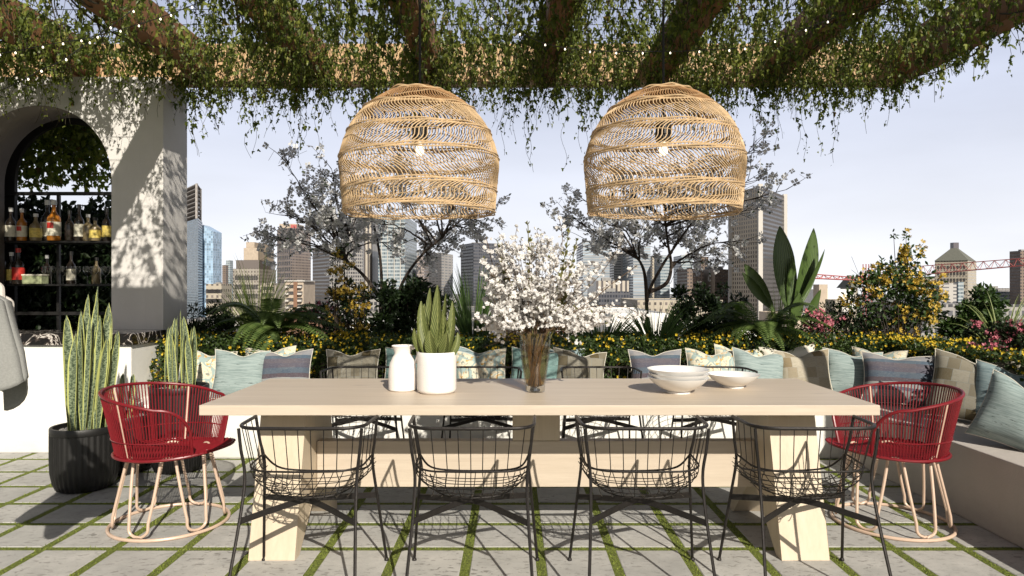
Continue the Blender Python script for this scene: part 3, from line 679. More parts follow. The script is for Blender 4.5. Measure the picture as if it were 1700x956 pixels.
# ================================================================ FURNITURE
# ---------------------------------------------------------------- dining table
TX, TY = .128, 3.63; TW, TD = 3.16, .93
tb = thing('dining_table', (TX,TY,0), 'long pale oak dining table with a thick top on angled plank trestles', 'table')
b = MB(); b.box(-TW/2, TW/2, -TD/2, TD/2, .703, .75); b.build('tabletop', M['oak'], tb, smooth=False, bevel=.003)
for s in (-1, 1):
    prof = [(-.393,0),(-.325,0),(-.05,.245),(.05,.245),(.325,0),(.393,0),(.215,.7015),(-.215,.7015)]
    x0, x1 = (-1.379,-1.158) if s < 0 else (1.152,1.38)
    V = [(x0,y,z) for y,z in prof]+[(x1,y,z) for y,z in prof]; n = 8
    b = MB(); b.add(V, [(i,(i+1)%n,n+(i+1)%n,n+i) for i in range(n)])
    # side faces split into convex pieces: near leg, far leg, middle
    for o_, fl in ((0,1),(n,-1)):
        for f in ((0,1,2,7),(7,2,3,6),(3,4,5,6)):
            b.f.append(np.array([[o_+q for q in f][::fl]])); b.uv.append(None); b.mi.append(np.array([0])); b.v.append(np.zeros((0,3)))
    b.build('leg', M['oak_leg'], tb, smooth=False, bevel=.002)
b = MB(); b.box(-1.155, 1.149, -.035, .035, .246, .487); b.build('stretcher', M['oak'], tb, smooth=False, bevel=.002)
b = MB(); b.box(-.125, .125, -.034, .034, .489, .7015); b.build('centre_support', M['oak_leg'], tb, smooth=False, bevel=.002)

# ---------------------------------------------------------------- black wire chair (faces +y)
def u_path(w_back, w_front, yb, yf, z, r=.13, n=9, zf=None):
    """U open to +y: from the left tip round the back to the right tip"""
    P = []; zf = z if zf is None else zf
    P += [(-w_front/2, yf)]
    for q in range(1,4): t = q/4; P.append((-w_front/2+(w_front-w_back)/2*t, yf+(yb+r-yf)*t))
    for q in range(n+1):
        a = math.pi+math.pi/2*q/n; P.append((-w_back/2+r+r*math.cos(a), yb+r+r*math.sin(a)))
    P.append((0, yb-.006))
    m = [(-x,y) for x,y in P[:-1]][::-1]
    P = P+m
    out = []
    for x,y in P:
        t = (y-yb)/(yf-yb); out.append((x,y,z+(zf-z)*t))
    return np.array(out)
def resamp(P, n):
    L = np.concatenate([[0], np.cumsum(np.linalg.norm(np.diff(P,axis=0),axis=1))]); s = np.linspace(0,L[-1],n)
    return np.stack([np.interp(s,L,P[:,i]) for i in range(3)],1)
def wire_chair():
    t = thing('wire_chair', (0,0,0), 'x', 'chair', 'black wire armchairs around the table')
    rim = resamp(u_path(.545,.555,-.265,.0,.71), 61); rim = smoothpath(rim[::3], 3)
    rim = resamp(u_path(.535,.550,-.155,.115,.712,.10), 61)
    # frame: rim with the four legs
    b = MB(); b.tube(rim, .0075, 8); b.build('rim', M['black_metal'], t)
    legs = {}
    for s in (-1,1):
        fl = smoothpath([(s*.275,.115,.712),(s*.262,.128,.60),(s*.248,.148,.50),(s*.262,.185,.33),(s*.292,.26,.006)], 6)
        bl = smoothpath([(s*.258,-.125,.706),(s*.250,-.122,.62),(s*.236,-.115,.50),(s*.240,-.16,.33),(s*.262,-.27,.006)], 6)
        for P in (fl, bl):
            b = MB(); b.tube(P, .0068, 8); b.lathe([(0,0),(.011,0),(.011,.006),(.0075,.012)], 10, (P[-1][0],P[-1][1],0)); b.build('leg', M['black_metal'], t)
    ring = resamp(u_path(.49,.50,-.125,.14,.525,.12, zf=.535), 61)
    low  = resamp(u_path(.36,.42,-.075,.20,.400,.15, zf=.425), 61)
    b = MB(); b.tube(ring, .0048, 6); b.tube(low, .0032, 6)
    # front edge wire between the legs
    fe = smoothpath([tuple(ring[0]),(-.21,.22,.455),(-.10,.25,.43),(.10,.25,.43),(.21,.22,.455),tuple(ring[-1])], 6); b.tube(fe, .0048, 6)
    b.build('seat_ring', M['black_metal'], t)
    # level curves between ring and low
    b = MB()
    def level(k):   # 0 ring, 1 low
        c = ring*(1-k)+low*k; c = c.copy(); c[:,2] -= 0; bulge = math.sin(math.pi*k)*.028
        d = c-np.array((0,.05,0)); d[:,2] = 0; d = norm(d); return c+d*bulge
    for k_ in (.2,.4,.6,.8): b.tube(level(k_), .0019, 5)
    # verticals from rim to the ring then down into the shell
    idx = [4,8,12,16,20,23.5,26.8,30,33.2,36.5,40,44,48,52,56]
    def at(C, i): i = min(max(i,0),60); j = int(i); f = i-j; return C[j]*(1-f)+C[min(j+1,60)]*f
    for i in idx:
        P = [at(rim,i), at(rim,i)*.5+at(ring,i)*.5, at(ring,i)]+[at(level(k_),i) for k_ in (.25,.5,.75,.93)]
        e = at(low,i); c = np.array((e[0]*.72, e[1]*.72+.05, .394)); P.append(c)
        b.tube(smoothpath(P, 4), .0021, 5, caps=False)
    b.build('wire_shell', M['black_metal'], t)
    b = MB()
    for y in (.09,.17):
        w = .155+.05*min(1,(y+.06)/.15); z0 = .400+.02*max(0,(y-.1)/.15)
        b.tube(smoothpath([(-w,y,z0+.018),(-w*.6,y,z0-.004),(0,y,z0-.010),(w*.6,y,z0-.004),(w,y,z0+.018)],4), .0017, 5, caps=False)
    for x in np.arange(-.176,.18,.044):
        b.tube(smoothpath([(x,-.075+.8*x*x,.405),(x,-.05+.8*x*x,.393),(x,.05,.392),(x,.17,.404),(x*1.06,.245-x*x,.432)],4), .0021, 5, caps=False)
    b.build('seat', M['black_metal'], t)
    # flat crossed bars under the seat
    for s in (-1,1):
        P = smoothpath([(-s*.240,-.162,.325),(-s*.10,-.055,.352),(0,.01,.366),(s*.12,.085,.352),(s*.262,.185,.33)], 6)
        b = MB(); w = .0025; hgt = .013
        T = norm(np.gradient(P, axis=0)); S = norm(np.cross(T, (0,0,1.)))
        rows = [P+S*a_*w+np.array((0,0,c_*hgt+(.004*s))) for a_, c_ in ((-1,-1),(1,-1),(1,1),(-1,1),(-1,-1))]
        b.grid(np.stack(rows,1), uvs=False); b.build('cross_bar', M['black_metal'], t, smooth=False)
    return t
wc = wire_chair()
wc.location = (-.888, 2.985, 0); wc['label'] = 'black wire armchair at the near side of the table, in front of its left trestle'
dup(wc, (-.172,2.985,0), 'black wire armchair at the near side, in front of the white pots')
dup(wc, (.566,2.985,0), 'black wire armchair at the near side, in front of the stacked bowls')
dup(wc, (1.277,2.985,0), 'black wire armchair at the near side, in front of the right trestle', 0)
for x, lb in ((-1.05,'black wire armchair on the bench side, leftmost, with its rim left of the white jug'),(-.21,'black wire armchair on the bench side, behind the ribbed leaf plant pot'),
              (.62,'black wire armchair on the bench side, right of the glass vase'),(1.42,'black wire armchair on the bench side, behind the white bowls')):
    dup(wc, (x,4.84,0), lb, math.pi)

# ---------------------------------------------------------------- red cord chair (faces +x)
def red_chair():
    t = thing('cord_chair', (0,0,0), 'x', 'chair', 'red cord armchairs at the table ends')
    zb = .405
    def rr(phi, z): # plan radius: phi measured from the back (-x)
        return .262+(z-zb)*.215
    def zr(phi):
        a = abs(phi)/R(146)
        z = .745-.075*(a/.75)**2 if a < .75 else None
        if z is None:
            u = (a-.75)/.25; z = .67-.265*(1-math.sqrt(max(0,1-u**2.2)))**1.0-.0*u
        return z
    def pt(phi, z):
        r = rr(phi, z); x = -r*math.cos(phi)*1.0; y = r*math.sin(phi)
        return (x, y, z)
    PH = R(146)
    phs = np.concatenate([-PH+ (PH-R(100))*np.sin(np.linspace(0,math.pi/2,16))**1, np.linspace(-R(100),R(100),50)[1:-1], PH-(PH-R(100))*np.sin(np.linspace(math.pi/2,0,16))])
    rim = [pt(p, zr(p)) for p in phs]
    rim = [pt(-PH, zb)]+rim+[pt(PH, zb)]
    b = MB(); b.tube(np.array(rim), .0085, 8); b.build('rim', M['red_cord'], t)
    a = np.linspace(0,2*math.pi,60,endpoint=False)
    bot = np.stack([-.275*np.cos(a)+.10*(np.maximum(0,-np.cos(a)))**2*0, .275*np.sin(a), np.full(60,zb)],1)
    fr = np.stack([np.where(-np.cos(a) > 0, .335, .275)*-np.cos(a), .275*np.sin(a), zb+.03*np.maximum(0,-np.cos(a))**2],1)
    b = MB(); b.tube(fr, .008, 8, closed=True); b.build('seat_ring', M['red_cord'], t)
    b = MB(); n = 94
    for q in range(n+1):
        phi = -PH*.985+2*PH*.985*q/n
        z1 = zr(phi)
        z_low = zb-.008+.025*max(0,-math.cos(phi))**2
        b.tube([pt(phi, z_low), pt(phi, (z_low+z1)/2), pt(phi, z1)], .0034, 5, caps=False)
    # horizontal bands
    for z, e in ((.495, R(128)), (.402, R(146))):
        P = np.array([pt(p, z) for p in np.linspace(-e, e, 60)]); d = P.copy(); d[:,2] = 0; b.tube(P+norm(d)*.004, .0035, 5)
    b.build('back_cords', M['red_cord'], t)
    b = MB(); m = 25
    for q in range(m):
        y = -.262+.524*q/(m-1); x = math.sqrt(max(0,.27**2-y*y)); xf = .335*math.sqrt(max(0,1-(y/.275)**2))
        b.tube(smoothpath([(-x,y,zb+.012),(-x*.3,y,zb-.012),(xf*.6,y,zb-.002),(xf+.012,y,zb+.03*(xf/.335)**2+.008)],4), .0038, 5, caps=False)
    b.build('seat_cords', M['red_cord'], t)
    for p in (-75, 0.1, 75):
        b = MB(); b.tube([np.array(pt(R(p),zb))*.99+np.array((0,0,.004)), np.array(pt(R(p),zr(R(p))))*.995], .0055, 6); b.build('back_rod', M['beige_metal'], t)
    b = MB(); b.tube(np.stack([.30*np.cos(a), .30*np.sin(a), np.full(60,.009)],1), .009, 8, closed=True); b.build('base_ring', M['beige_metal'], t)
    # serpentine legs
    k_ = 6
    for q in range(k_):
        a0 = 2*math.pi*(q+.5)/k_; hb, ht = .19, .36
        P = []
        for tt in np.linspace(0,1,7): P.append((a0-ht+(ht-hb)*tt*1.0, .385-.30*tt, .215+.06*tt))
        for tt in np.linspace(0,math.pi,9): P.append((a0-hb*math.cos(tt), .055-.038*math.sin(tt), .277))
        for tt in np.linspace(1,0,7): P.append((a0+ht-(ht-hb)*tt, .385-.30*tt, .215+.06*tt))
        # top arch to the next loop
        nx = 2*math.pi/k_-2*ht
        for tt in np.linspace(0,math.pi,7)[1:]: P.append((a0+ht+nx/2*(1-math.cos(tt)), .385+.016*math.sin(tt), .215))
        C = np.array([(r*math.cos(a_), r*math.sin(a_), z) for a_, z, r in P])
        C[:,2] += .0; b = MB(); b.tube(C, .0078, 8); b.build('leg', M['beige_metal'], t)
    return t
rc = red_chair(); rc.location = (-1.885,3.765,0); rc.rotation_euler[2] = R(-6); rc['label'] = 'red cord armchair at the left end of the table beside the snake plants'
r2 = dup(rc, (2.095,3.77,0), 'red cord armchair at the right end of the table beside the grey bench', math.pi+R(6))

# ---------------------------------------------------------------- rattan lamps
def lamp():
    t = thing('rattan_pendant_lamp', (0,0,0), 'x', 'pendant lamp', 'rattan pendant lamps over the table')
    prof = np.array([(2.345,.085),(2.33,.135),(2.305,.197),(2.27,.25),(2.236,.290),(2.187,.338),(2.131,.374),(2.056,.405),(1.982,.427),(1.93,.428),(1.878,.422),(1.80,.415),(1.703,.407)])[::-1]
    def rad(z): return np.interp(z, prof[:,0], prof[:,1])*.972
    zs = [2.318, 2.225, 2.103, 1.976, 1.811, 1.703]
    a = np.linspace(0,2*math.pi,72,endpoint=False)
    for i, z in enumerate(zs):
        b = MB(); r = rad(z)
        for q, (dz, dr, rr_) in enumerate(((0,.004,.0045),(.009,.002,.004),(-.008,.003,.004))):
            tw = a*9+q*2.1
            b.tube(np.stack([(r+dr+.003*np.cos(tw))*np.cos(a),(r+dr+.003*np.cos(tw))*np.sin(a), z+dz+.0035*np.sin(tw)+.006*np.sin(a*2+i)],1), rr_, 5, closed=True)
        b.build('ring', M['rattan'], t)
    dirs = [1,1,-1,1,-1]
    ns = [118,114,118,118,118]
    b = MB()
    for i in range(5):
        za, zb_ = zs[i], zs[i+1]; n = ns[i]; h = za-zb_
        A = (.22,.26,.30,.36,.26)[i]
        tt = np.linspace(0,1,9); z = za-h*tt
        sh_ = dirs[i]*A*(tt-.5)+dirs[i]*.05*np.sin(tt*2*math.pi)*(-1 if i%2 else 1)
        if i == 1: b.build('crown_weave', M['rattan_dark'], t); b = MB()
        for q in range(n):
            p0 = 2*math.pi*(q+random.uniform(-.10,.10))/n; wv = .015*math.sin(p0*6)
            an = p0+sh_+wv*np.sin(math.pi*tt); r = rad(z)+.003
            b.tube(np.stack([r*np.cos(an), r*np.sin(an), z],1), random.uniform(.0023,.0031), 5, caps=False)
    b.build('woven_cane', M['rattan'], t)
    b = MB()
    for i in range(5):
        zm = (zs[i]+zs[i+1])/2; h = zs[i]-zs[i+1]; ph = random.uniform(0,6)
        a2 = np.linspace(0,2*math.pi,110,endpoint=False); z = zm+h*.20*np.sin(a2*5+ph)+h*.06*np.sin(a2*11+ph)
        r = rad(z)+.005; b.tube(np.stack([r*np.cos(a2), r*np.sin(a2), z],1), .0022, 4, closed=True)
    b.build('wavy_cane', M['rattan'], t)
    b = MB()
    for q, z in enumerate(np.linspace(2.35,2.318,9)):
        r = rad(z); b.tube(np.stack([r*np.cos(a), r*np.sin(a), np.full(72,z)],1), .0045, 4, closed=True)
    for r in np.linspace(.02,.085,8): b.tube(np.stack([r*np.cos(a), r*np.sin(a), np.full(72,2.35)],1), .0048, 4, closed=True)
    b.build('crown_cap', M['rattan_dark'], t)
    b = MB(); b.tube([(0,0,2.20),(0,0,2.7),(0,0,3.40)], .0065, 8); b.build('cord', M['black'], t)
    b = MB(); b.lathe([(0,2.215),(.012,2.215),(.014,2.205),(.040,2.19),(.042,2.08),(.036,2.07),(0,2.07)], 20); b.build('socket', M['black'], t, angle=30)
    b = MB(); b.lathe([(0,2.07),(.014,2.069),(.014,2.055),(.022,2.038),(.024,2.022),(.020,2.006),(.010,1.998),(0,1.997)], 20); b.build('bulb', M['bulb'], t)
    return t
lp = lamp(); lp.location = (-.49,3.63,0); lp['label'] = 'woven rattan dome lamp hanging over the left half of the table'
dup(lp, (.805,3.63,0), 'woven rattan dome lamp hanging over the right half of the table', R(38))
cb = MB(); cb.box(-1.75, 1.30, -.02, .02, 3.401, 3.43)
t = tag(cb.build('lamp_rail', M['cedar_x'], smooth=False), 'thin cedar batten laid across the rafters, carrying both lamp cords', 'batten'); t.location = (0,3.63,0)

# ---------------------------------------------------------------- tableware
jx, jy = (668-850)/F*3.62, 3.63
t = thing('stoneware_jug', (jx,jy,.7505), 'matt white stoneware jug with flared lip, left of the leafy pot', 'jug')
b = MB(); b.lathe([(0,0),(.068,0),(.074,.006),(.0755,.05),(.0745,.10),(.068,.145),(.052,.178),(.044,.19),(.043,.20),(.050,.222),(.058,.236),(.0565,.238),(.040,.205),(.038,.19),(.05,.165),(.066,.12),(.068,.02),(0,.01)], 48)
b.build('body', M['ceramic'], t)
b = MB(); b.tube(smoothpath([(.044,.0,.222),(.075,.0,.225),(.082,0,.19),(.068,0,.145)],6), .008, 8); b.build('handle', M['ceramic'], t)
potx, poty = (724.5-850)/F*3.54, 3.56
t = thing('leafy_plant_pot', (potx,poty,.7505), 'rough white cylinder pot with upright veined olive leaves on the table', 'potted plant')
b = MB(); b.lathe([(0,0),(.088,0),(.098,.008),(.1015,.02),(.1015,.19),(.0995,.208),(.096,.212),(.092,.208),(.090,.17),(0,.17)], 56); b.build('pot', M['ceramic'], t)
b = MB(); b.lathe([(0,.185),(.088,.180)], 24); b.build('soil', M['soil'], t)
def pot_leaf(base, top, w, bend, az, cup=.35, mat='potleaf', name='leaf', parent=None, n=14, m=7, shape=None, off=(0,0,0)):
    """lens-shaped leaf from base to top; az = direction its face points to"""
    base = np.array(base, float); top = np.array(top, float); mid = (base+top)/2+np.array(bend, float)
    C = bez(base, mid, top, n); T = norm(np.gradient(C,axis=0)); fn = np.array((math.cos(az), math.sin(az), 0))
    S = norm(np.cross(T, fn)); Nn = np.cross(S, T); tt = np.linspace(0,1,n)
    wd = w*(np.sin(math.pi*np.clip(tt,0,1)**.9*.97+.03))**.8 if shape is None else w*shape(tt)
    u = np.linspace(-1,1,m)
    G = C[:,None]+S[:,None]*(u[None,:,None]*wd[:,None,None])+Nn[:,None]*((u[None,:,None]**2)*(wd*cup)[:,None,None])
    b = MB(); b.grid(G)
    return b.build(name, M[mat], parent)
lv = [(700,500,.030,-.055),(714,478,.034,-.02),(727,473,.034,.0),(739,487,.03,.03),(748,500,.026,.055),(707,520,.03,-.03),(722,510,.036,.01),(735,520,.036,.02),(697,530,.026,-.06),(750,535,.028,.06),(715,548,.032,-.02),(741,550,.034,.03),(692,545,.022,-.075),(756,552,.022,.075),(728,545,.03,.0),(705,505,.03,-.04)]
for q, (px, py, w, bx0) in enumerate(lv):
    yy = poty+random.uniform(-.05,.05); x = (px-724.5)/F*3.54; z = CZ-(py-476)/F*3.54-.7505
    o = pot_leaf((bx0*.75, random.uniform(-.04,.05), .17), (x*1.12, yy-poty-(.03 if z<.35 else 0), z), w*.88, (x*.35,-.01,0), R(-90+random.uniform(-50,50)), .5, parent=t)
# glass vase with blossom
vx, vy = (888.5-850)/F*3.56, 3.58
vs = thing('glass_vase', (vx,vy,.7505), 'tall clear glass vase half full of amber water', 'vase')
b = MB(); b.lathe([(0,0),(.047,0),(.050,.004),(.052,.03),(.063,.10),(.076,.19),(.083,.27),(.0845,.31),(.0805,.31),(.079,.27),(.072,.19),(.059,.10),(.047,.038),(.03,.024),(0,.024)], 40); b.build('glass_wall', M['glass'], vs)
b = MB(); b.lathe([(0,.0245),(.0295,.0245),(.046,.0385),(.0582,.10),(.0712,.19),(.0765,.245),(0,.245)], 40); b.build('water', M['water'], vs)
b = MB(); b.lathe([(0,.0235),(.028,.0235),(.046,.034),(.0475,.006),(.045,.0025),(0,.0025)], 12); b.build('thick_base', M['glass_base'], vs)
bq = thing('blossom_bouquet', (vx,vy,.7505+.035), 'spreading bouquet of white blossom branches and olive bud spikes in the vase', 'bouquet')
stm = MB(); stg = MB(); FP = []; FS = []; LP = []
def grow(P, r, nsub, L, k):
    stm.tube(P, np.linspace(r, r*.5, len(P)), 5, caps=False)
    for _ in range(nsub):
        i = random.randint(int(len(P)*.45), len(P)-1); d = norm(P[i]-P[max(0,i-2)])+rng.normal(size=3)*.55; d = d/np.linalg.norm(d)
        l = L*random.uniform(.4,1); Q = bez(P[i], P[i]+d*l*.5+rng.normal(size=3)*.02, P[i]+d*l+np.array((0,0,random.uniform(-.03,.04))), 8)
        stm.tube(Q, .0013, 4, caps=False)
        for _ in range(k):
            j = random.randint(1,7); FP.append(Q[j]+rng.normal(size=3)*.010); FS.append(random.uniform(.007,.016))
        for _ in range(1): LP.append(Q[random.randint(1,7)])
tips = []
for q in range(46):
    px = random.uniform(812,1000); top = 392+55*((px-905)/95)**2+random.uniform(0,100)
    tips.append((px, min(top,540), random.uniform(-.22,.22)))
for q in range(9):
    tips.append((random.uniform(808,985), random.uniform(470,545), random.uniform(-.25,.2)))
for px, py, dy in tips:
    e = np.array(((px-888.5)/F*3.56, dy, CZ-(py-476)/F*3.58-.7855))
    a_ = random.uniform(0,6.28); s0 = np.array((-.035*e[0]/.3, random.uniform(-.02,.02), .0)); m_ = np.array((.045*e[0]/.25, .03*dy, .27))
    P = smoothpath([s0, m_, e*.55+np.array((0,0,.10)), e], 6); grow(P, .0026, 8, .12, 10)
    for i in range(8, len(P)):
        if random.random() < .8: FP.append(P[i]+rng.normal(size=3)*.010); FS.append(random.uniform(.007,.016))
for pts in ([(888,560),(960,515),(1030,508),(1078,500+28)],[(888,560),(975,505),(1020,470),(1062,440)],[(888,560),(860,562),(825,570),(803,578)],[(888,560),(985,470),(1020,425),(1040,395)],[(888,560),(830,480),(815,430),(806,392)],
            [(888,560),(920,450),(935,400),(928,352)],[(888,560),(1000,520),(1040,530),(1070,520)]):
    P = smoothpath([((px-888.5)/F*3.56, .02*i, CZ-(py-476)/F*3.58-.7855) for i,(px,py) in enumerate(pts)], 8); P[:3,2] = np.maximum(P[:3,2],.18)
    stm.tube(P, .0019, 4, caps=False)
    for i in range(9, len(P)):
        for _ in range(2):
            if random.random() < .75: FP.append(P[i]+rng.normal(size=3)*.013); FS.append(random.uniform(.009,.019))
for _ in range(52):
    a_ = random.uniform(0,6.28); k1, k2 = random.uniform(.1,1), random.uniform(.2,1)
    P = bez((.038*k1*math.cos(a_),.038*k1*math.sin(a_),-.005), (.040*k2*math.cos(a_+1.0),.040*k2*math.sin(a_+1.0),.12), (.068*k2*math.cos(a_+1.9),.068*k2*math.sin(a_+1.9),.27), 8)
    stg.tube(P, random.uniform(.0014,.0030), 4, caps=False)
stm.build('stems', M['stem'], bq); stg.build('lower_stems', M['stem_green'], bq)
FP = np.array(FP); FP = FP[(FP[:,2] > .31)|((FP[:,2] > .22)&(np.abs(FP[:,0]) > .16))]; FS = np.array(FS)[:len(FP)]; n = len(FP); X,Y,Z = frames(rdir(n), rdir(n)*.8+np.array((.25,-.8,.5)))
b = MB(); b.scatter(FL5[0], FL5[1], FP, X, Y, Z, FS); b.scatter(FL5[0]*np.array((.6,.6,1)), FL5[1], FP+.003*Z, Y, X, Z, FS)
b.build('blossom', M['white_petal'], bq, smooth=False); print('bouquet', n)
LP = np.array(LP); LP = LP[LP[:,2]>.31]; n = len(LP); X,Y,Z = frames(rdir(n)+np.array((0,0,.5)), rdir(n))
b = MB(); b.scatter(LEAF, LEAFF, LP, X, Y, Z, rng.uniform(.012,.024,n)); b.build('foliage', M['bud'], bq, smooth=False)
for px, py, x0 in ((877,372,0),(826,398,-.02),(945,383,.02),(838,425,-.02),(958,400,.03)):
    e = np.array(((px-888.5)/F*3.58, .03, CZ-(py-476)/F*3.58-.7855)); P = bez((x0,0,.15), (e[0]*.6,0,.3), e, 24)
    b = MB(); b.tube(P, .0025, 5); L = 13; Q = P[-L:]; pp = np.repeat(Q, 5, 0)+rng.normal(size=(L*5,3))*.004; n = len(pp)
    X,Y,Z = frames(rdir(n)*np.array((1,1,.2))+np.array((0,0,.9)), rdir(n)); b.scatter(LEAF*np.array((1.1,1,1)), LEAFF, pp, X, Y, Z, np.repeat(np.linspace(.042,.022,L),5)); b.build('bud_spike', M['bud'], bq, smooth=False)
# bowls
bp = [(0,0),(.062,0),(.062,.008),(.056,.009),(.09,.024),(.125,.048),(.155,.078),(.157,.081),(.153,.081),(.122,.054),(.088,.032),(.05,.021),(0,.019)]
def bowl(px, Y, z, label, s=1.0, grp=None):
    b = MB(); b.lathe([(r*s, zz*s) for r, zz in bp], 64); o = b.build('bowl', M['glaze'], smooth=True, angle=60); o.location = ((px-850)/F*Y, Y, z)
    return tag(o, label, 'bowl', 'white porcelain bowls on the table')
bowl(1126, 3.55, .7505, 'white porcelain bowl at the bottom of the stack of three')
bowl(1126.5, 3.55, .7505+.021, 'white porcelain bowl in the middle of the stack of three')
bowl(1125.5, 3.55, .7505+.043, 'white porcelain bowl on top of the stack of three')
bowl(1217, 3.74, .7505, 'single white porcelain bowl right of the stack', .90)

# ---------------------------------------------------------------- cushions
def cushion(loc, yaw, tilt, roll, mat, label, s=.435, thick=.15, hf=.91):
    n = 19; u = np.linspace(-1,1,n); U, V = np.meshgrid(u, u)
    pinch = .10; X = U*(1-pinch*(1-V**2)); Zc = V*(1-pinch*(1-U**2))
    sag = random.uniform(0,6); T = ((1-U**4)*(1-V**4))**.55*(1+.08*np.sin(U*4+sag)*np.cos(V*3+sag))
    T = T*(1-.22*np.maximum(0,V)**2)
    b = MB(); h = s/2
    dent = .045*np.exp(-((U-.1*math.sin(sag))**2/.12+(V-1)**2/.10))
    Zs = (h+h*Zc-dent*.9)*hf
    F_ = np.stack([X*h, -T*thick/2, Zs],-1); Bk = np.stack([X*h, T*thick/2, Zs],-1)
    b.grid(F_, uvs=True); b.grid(Bk, uvs=True, flip=True)
    t = thing('cushion', (0,0,0), label, 'cushion', 'scatter cushions on the built-in bench')
    b.build('cover', M[mat], t, angle=180)
    E = np.concatenate([F_[0,:-1],F_[:-1,-1],F_[-1,::-1][:-1],F_[::-1,0][:-1]]); E[:,1] = 0
    b = MB(); b.tube(E, .0032, 5, closed=True); b.build('piping', M['piping'], t)
    t.rotation_mode = 'YXZ'; t.rotation_euler = (R(-tilt), R(roll), R(yaw)); t.location = loc
    return t
BZ = .412
def cu(px, Y, yaw, tilt, roll, mat, label, z=BZ, **k):
    return cushion(((px-850)/F*Y, Y, z), yaw, tilt, roll, mat, label, **k)
cu(334, 5.42, 12, 14, 6, 'floral', 'cream floral cushion at the left end of the bench behind the snake plant')
cu(394, 5.36, 4, 14, 2, 'aqua', 'pale aqua cushion at the left end of the bench, beside the striped one')
cu(447, 5.56, -6, 10, -3, 'floral', 'cream cushion tucked behind the left striped cushion', s=.44)
cu(471, 5.38, -3, 14, -2, 'stripe', 'indigo striped cushion on the left, under the fern frond')
cu(583, 5.42, 3, 14, 0, 'check', 'olive checked cushion directly left of the white jug')
cu(676, 5.45, -4, 12, 3, 'teal', 'teal cushion mostly hidden behind the white jug and pot')
cu(784, 5.58, 8, 10, 6, 'aqua_blue', 'grey blue cushion showing one corner behind the left floral cushion', s=.44)
cu(799, 5.40, 0, 14, -3, 'floral', 'cream floral cushion between the leafy pot and the glass vase')
cu(884, 5.42, -14, 12, 4, 'teal', 'teal cushion partly hidden behind the glass vase')
cu(926, 5.60, 10, 10, 5, 'aqua_blue', 'blue aqua cushion showing one corner behind the checked one by the vase', s=.44)
cu(959, 5.38, 6, 14, 6, 'check', 'tilted olive checked cushion right of the vase')
cu(1092, 5.40, 3, 14, 0, 'stripe', 'indigo striped cushion in the middle, behind the stacked bowls')
cu(1184, 5.43, -5, 14, 2, 'floral', 'cream floral cushion behind the single bowl')
cu(1226, 5.60, 6, 10, 6, 'floral', 'cream floral cushion showing one corner between the floral and aqua cushions', s=.44)
cu(1259, 5.36, 3, 15, 7, 'aqua', 'pale aqua cushion right of the bowls')
cu(1316, 5.58, -6, 10, -4, 'piping', 'plain cream cushion showing one corner behind the tan checked one', s=.45)
cu(1340, 5.38, -3, 14, -2, 'check_tan', 'tan checked cushion between the two aqua cushions near the bench corner')
cu(1412, 5.38, -22, 14, 3, 'aqua', 'pale aqua cushion with leaf shadows at the bench corner')
cu(1452, 5.42, -55, 10, 0, 'floral', 'floral cushion wedged behind the corner striped cushion', s=.44)
cu(1492, 5.08, -24, 22, 2, 'stripe', 'indigo striped cushion at the bench corner behind the red chair', s=.51, hf=.80)
cu(1600, 4.45, -36, 22, 8, 'check', 'large olive checked cushion on the grey bench right of the red chair', s=.48, hf=.98)
cu(1662, 4.30, -55, 14, 6, 'aqua_blue', 'blue aqua cushion behind the big aqua one on the grey bench', s=.44)
cu(1672, 3.74, -46, 20, 16, 'aqua', 'big aqua cushion nearest the right edge on the grey bench', s=.42, hf=.95, thick=.2)
cu(1775, 3.62, -70, 60, 0, 'stripe', 'dark indigo cushion at the right edge of the picture on the grey bench', s=.42)

# ---------------------------------------------------------------- snake plants
def planter(loc, r, h, label, leaves, ribs=36, lean=0):
    t = thing('snake_plant', loc, label, 'potted plant', 'potted snake plants by the bar')
    prof = [(0,0),(r*.72,0),(r*.84,.012),(r*.92,.05),(r*.985,.12),(r,h*.5),(r,h-.045)]
    b = MB(); b.lathe(prof, ribs*4, wob=lambda a: 1-.035*(.5+.5*np.cos(a*ribs))); 
    b.lathe([(r*.985,h-.045),(r*1.0,h-.04),(r*1.0,h-.006),(r*.985,h),(r*.90,h),(r*.88,h-.05),(0,h-.05)], 64)
    b.build('pot', M['pot_black'], t, angle=50)
    n = 260; aa = rng.uniform(0,6.28,n); q = r*.86*np.sqrt(rng.random(n)); PP = np.stack([q*np.cos(aa), q*np.sin(aa), np.full(n,h-.035)],1)
    OC = np.array([(1,0,0),(-1,0,0),(0,1,0),(0,-1,0),(0,0,1),(0,0,-1)])*.9; OF = np.array([(0,2,4),(2,1,4),(1,3,4),(3,0,4),(2,0,5),(1,2,5),(3,1,5),(0,3,5)])
    X,Y,Z = frames(rdir(n), rdir(n)); b = MB(); b.scatter(OC, OF, PP, X, Y, Z, rng.uniform(.010,.02,n)); b.build('pebbles', M['pebble'], t)
    for (bx0, by0, tx, ty, H, w) in leaves:
        bx0 += lean*.4; tx += lean
        sh = lambda q: np.clip((.62+.38*np.sin(np.clip(q*1.5,0,1)*math.pi/2))*np.clip((1-q)*4.2,0,1)**.55*(.55+.45*np.clip(q*3.5,0,1)), .0, 1)
        az = R(-90+random.uniform(-55,55))
        pot_leaf((bx0,by0,h-.06), (tx,ty,h-.06+H), w, ((tx-bx0)*-.12+random.uniform(-.02,.02), random.uniform(-.02,.02), 0), az, .30, 'snake', 'leaf', t, n=20, m=5, shape=sh)
    return t
